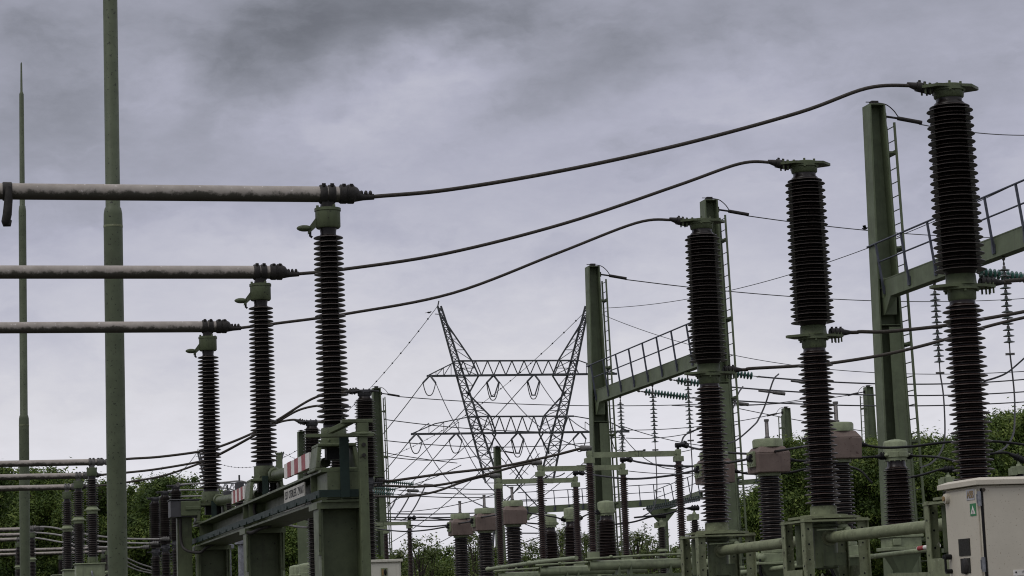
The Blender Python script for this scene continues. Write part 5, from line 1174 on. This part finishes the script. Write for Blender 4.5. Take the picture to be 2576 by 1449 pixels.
o = bird(False).build('bird', 'bird', loc=pt(1079, 786, 378)); o.scale = (1.9,) * 3; tag(o, 'tiny black bird sitting on the wire by the left pylon tip', 'bird')
# ------------------------------------------------------------------ trees
def crown(seed, h, rad, n, leaf, z0, sparse=0., shape=1.):
    rnd = random.Random(seed); v = []; f = []
    cl = []
    while len(cl) < n:
        u = rnd.random(); a = rnd.random() * 6.283; zz = z0 + (h - z0) * u
        pr = math.sin(math.pi * min(1, .12 + .86 * u ** (.75 * shape))) ** .7
        rr = rad * pr * math.sqrt(rnd.random()) * 1.02
        cl.append((rr * math.cos(a), rr * math.sin(a), zz, rnd.uniform(.5, 1.0) * (1 - .45 * u * sparse)))
    for k in range(4):                                          # leading shoots that break the outline
        a = rnd.random() * 6.283; cl.append((rad * .4 * math.cos(a), rad * .4 * math.sin(a), h + rnd.uniform(-.2, .45), .38))
    for cx, cy, cz, cr in cl:
        m_ = int((520 if not sparse else 120) * (cr / .7) ** 2)
        for _ in range(m_):
            x, y, z = rnd.gauss(0, .42), rnd.gauss(0, .42), rnd.gauss(0, .36); px, py, pz = cx + x * cr, cy + y * cr, cz + z * cr
            d = (Vector((x, y, z + .25)).normalized() * 1.1 + Vector((rnd.gauss(0, .55), rnd.gauss(0, .55), rnd.gauss(.35, .5)))).normalized(); t = d.orthogonal().normalized(); t.rotate(Matrix.Rotation(rnd.random() * 6.283, 3, d)); s = d.cross(t)
            L = leaf * rnd.uniform(.5, 1.35); P = Vector((px, py, pz)); o = len(v)
            v += [P - t * L, P + s * L * .42, P + t * L, P - s * L * .42]; f.append((o, o + 1, o + 2, o + 3))
    return v, f, cl
def make_tree(name, seed, h, rad, n, leaf, lm, sparse=0., z0=1.6, shape=1.):
    t = empty(name, (0, 0, 0), 0, None, 'tree'); v, f, cl = crown(seed, h, rad, n, leaf, z0, sparse, shape)
    b = MB(); b.v = v; b.f = f; b.sm = [False] * len(f); b.build('crown', lm, t)
    rnd = random.Random(seed + 5); b = MB(); b.tube(spline([(0, 0, 0), (.1, .05, h * .3), (-.08, .1, h * .6), (.05, 0, h * .92)], 4), [.17 * (1 - .88 * k / 12) * h / 9 for k in range(13)], 8)
    for c in rnd.sample(cl, min(26 if sparse else 14, len(cl))):
        z = max(.8, c[2] * rnd.uniform(.45, .8)); b.tube([(0, 0, z), (c[0] * .55, c[1] * .55, (z + c[2]) / 2 + .1), c[:3]], [.055, .035, .01], 5)
    b.build('trunk', 'bark', t); return t
T = [make_tree('leafy_tree', 11, 10, 2.5, 74, .095, 'leaf'), make_tree('leafy_tree', 23, 9.3, 2.9, 78, .095, 'leaf', shape=1.3), make_tree('leafy_tree', 37, 10.5, 2.2, 68, .09, 'leaf_bright', shape=.8), make_tree('leafy_tree', 41, 8.6, 2.7, 72, .095, 'leaf_bright')]
TB = [make_tree('thin_tree', 51, 6.6, 1.3, 42, .085, 'leaf_olive', 1., 1.2), make_tree('thin_tree', 63, 5.6, 1.5, 46, .085, 'leaf_olive', 1., .8)]
SH = make_tree('round_bush', 71, 4.2, 1.7, 46, .09, 'leaf_bright', 0., .3)
used = set()
def plant(proto_, px, py, Y, ht, lb, grp, rot):
    """stand a tree so that its top is seen at (px, py), Y metres away"""
    p = pt(px, py, Y); o = proto_ if proto_.name not in used and proto_['label' if 'label' in proto_ else 'category'] == 'tree' and proto_ not in done else copy_tree(proto_)
    done.add(proto_); s = p.z / ht; o.location = (p.x, p.y, 0); o.scale = (max(s, .75) * .98, max(s, .75), s); o.rotation_euler = (0, 0, rot); tag(o, lb, 'tree', grp)
done = set(); H_ = {T[0]: 10.2, T[1]: 9.5, T[2]: 10.7, T[3]: 8.8, TB[0]: 6.8, TB[1]: 5.8, SH: 4.4}
GLT = 'trees of the left tree line'; rr = random.Random(3)
front = [(-20, 1190), (40, 1196), (95, 1184), (140, 1190), (185, 1216), (235, 1222), (275, 1240), (345, 1238), (390, 1212), (432, 1208), (478, 1232), (520, 1262)]
for i, (x, y) in enumerate(front): plant(T[i % 4], x, y + 4, 118 + (i * 7) % 11, H_[T[i % 4]], f'{ORD[i]} leafy tree from the left in the front of the left tree line', GLT, rr.random() * 6)
back = [(10, 1202), (70, 1206), (120, 1205), (215, 1230), (310, 1256), (370, 1228), (455, 1224), (540, 1246), (590, 1262)]
for i, (x, y) in enumerate(back): plant(T[(i + 2) % 4], x, y + 6, 136 + (i * 5) % 9, H_[T[(i + 2) % 4]], f'{ORD[i]} leafy tree from the left in the rear of the left tree line', GLT, rr.random() * 6)
low = [(640, 1290), (690, 1300), (735, 1306), (780, 1320), (825, 1345)]
for i, (x, y) in enumerate(low): plant(T[(i + 1) % 4], x, y, 132, H_[T[(i + 1) % 4]], f'{ORD[i]} lower leafy tree from the left behind the beam columns', 'trees behind the beam columns', rr.random() * 6)
GRT = 'trees of the right tree line'
frontr = [(1900, 1238), (1950, 1190), (2010, 1112), (2060, 1140), (2110, 1130), (2158, 1112), (2215, 1118), (2262, 1122), (2325, 1100), (2385, 1128), (2440, 1100), (2505, 1056), (2560, 1046), (2615, 1040)]
for i, (x, y) in enumerate(frontr): plant(T[(i * 3 + 3) % 4], x, y + 4, 124 + (i * 7) % 10, H_[T[(i * 3 + 3) % 4]], f'{ORD[i]} leafy tree from the left in the front of the right tree line', GRT, rr.random() * 6)
backr = [(1930, 1222), (1985, 1150), (2035, 1130), (2085, 1135), (2135, 1125), (2190, 1122), (2240, 1128), (2295, 1112), (2350, 1118), (2410, 1115), (2470, 1090), (2535, 1062), (2600, 1050)]
for i, (x, y) in enumerate(backr): plant(T[(i * 3 + 1) % 4], x, y + 6, 142 + (i * 5) % 8, H_[T[(i * 3 + 1) % 4]], f'{ORD[i]} leafy tree from the left in the rear of the right tree line', GRT, rr.random() * 6)
GM = 'thin young trees in the middle'
thin = [(900, 1368), (968, 1396), (1000, 1382), (1052, 1352), (1085, 1378), (1192, 1332), (1225, 1368), (1330, 1362), (1408, 1330), (1440, 1352), (1475, 1342), (1565, 1350), (1600, 1336), (1640, 1345), (1762, 1330), (1715, 1372)]
for i, (x, y) in enumerate(thin): plant(TB[i % 2], x, y, 112 + (i * 3) % 9, H_[TB[i % 2]], f'{ORD[i]} thin young tree from the left between the switches', GM, rr.random() * 6)
bush = [(930, 1420), (1030, 1412), (1075, 1415), (1120, 1396), (1160, 1410), (1215, 1405), (1290, 1420), (1340, 1415), (1400, 1398), (1460, 1408), (1540, 1415), (1590, 1398), (1625, 1400), (1690, 1398), (1740, 1392), (1790, 1385), (1850, 1330)]
for i, (x, y) in enumerate(bush): plant(SH, x, y, 122 + (i * 5) % 9, 4.4, f'{ORD[i]} round green bush from the left, low between the switches', 'round bushes in the middle', rr.random() * 6)
for o in SC.objects:
    if o.parent is None and o.type in ('MESH', 'EMPTY') and 'kind' not in o: o['kind'] = 'thing'

# ------------------------------------------------------------------ small pipes and far pieces low in the picture
a = pt(1850, 1442, 50.5); e_ = pt(2352, 1381, 46.2)
o = MB().tube([(0, 0, 0), e_ - a], .05, 12).build('conduit_pipe', 'green_pale', loc=a); tag(o, 'thin green pipe running low behind the breaker stands', 'pipe', kind='thing')
a = pt(2310, 1380, 44); e_ = pt(2362, 1372, 43.4); o = MB().tube([(0, 0, 0), e_ - a], .042, 12).build('striped_rod', 'white', loc=a); tag(o, 'short red and white rod left of the beige cabinet', 'rod', kind='thing')
for f in (.02, .55): MB().tube([(e_ - a) * f, (e_ - a) * (f + .28)], .0435, 12).build('red_band', 'red', o)
for i, (px, py, lb) in enumerate([(152, 1392, 'far black insulator low between thin pole and two stage insulators'), (259, 1388, 'far black insulator low beside the thick mast, left one'), (271, 1378, 'far black insulator low beside the thick mast, right one')]):
    top = pth(px, py, HB); o = copy_tree(protom); o.location = top - Vector((0, 0, 2.46)); o['kind'] = 'thing'; tag(o, lb, 'insulator', 'far insulators low on the left')
    bb = bus_bar(6, True); bb.location = top; tag(bb, ['far pale bar low left of the two stage insulators', 'far pale bar low at the thick mast, lower one', 'far pale bar low at the thick mast, upper one'][i], 'bus bar', 'far bars low on the left', 'thing')
    c = MB().bx(-.2, .2, -.2, .2, -4.1, 0).build('insulator_stand', 'green_far', loc=top - Vector((0, 0, 2.462))); tag(c, ['far green stand low left of the two stage insulators', 'far green stand low at the thick mast, left one', 'far green stand low at the thick mast, right one'][i], 'stand', None, 'thing')
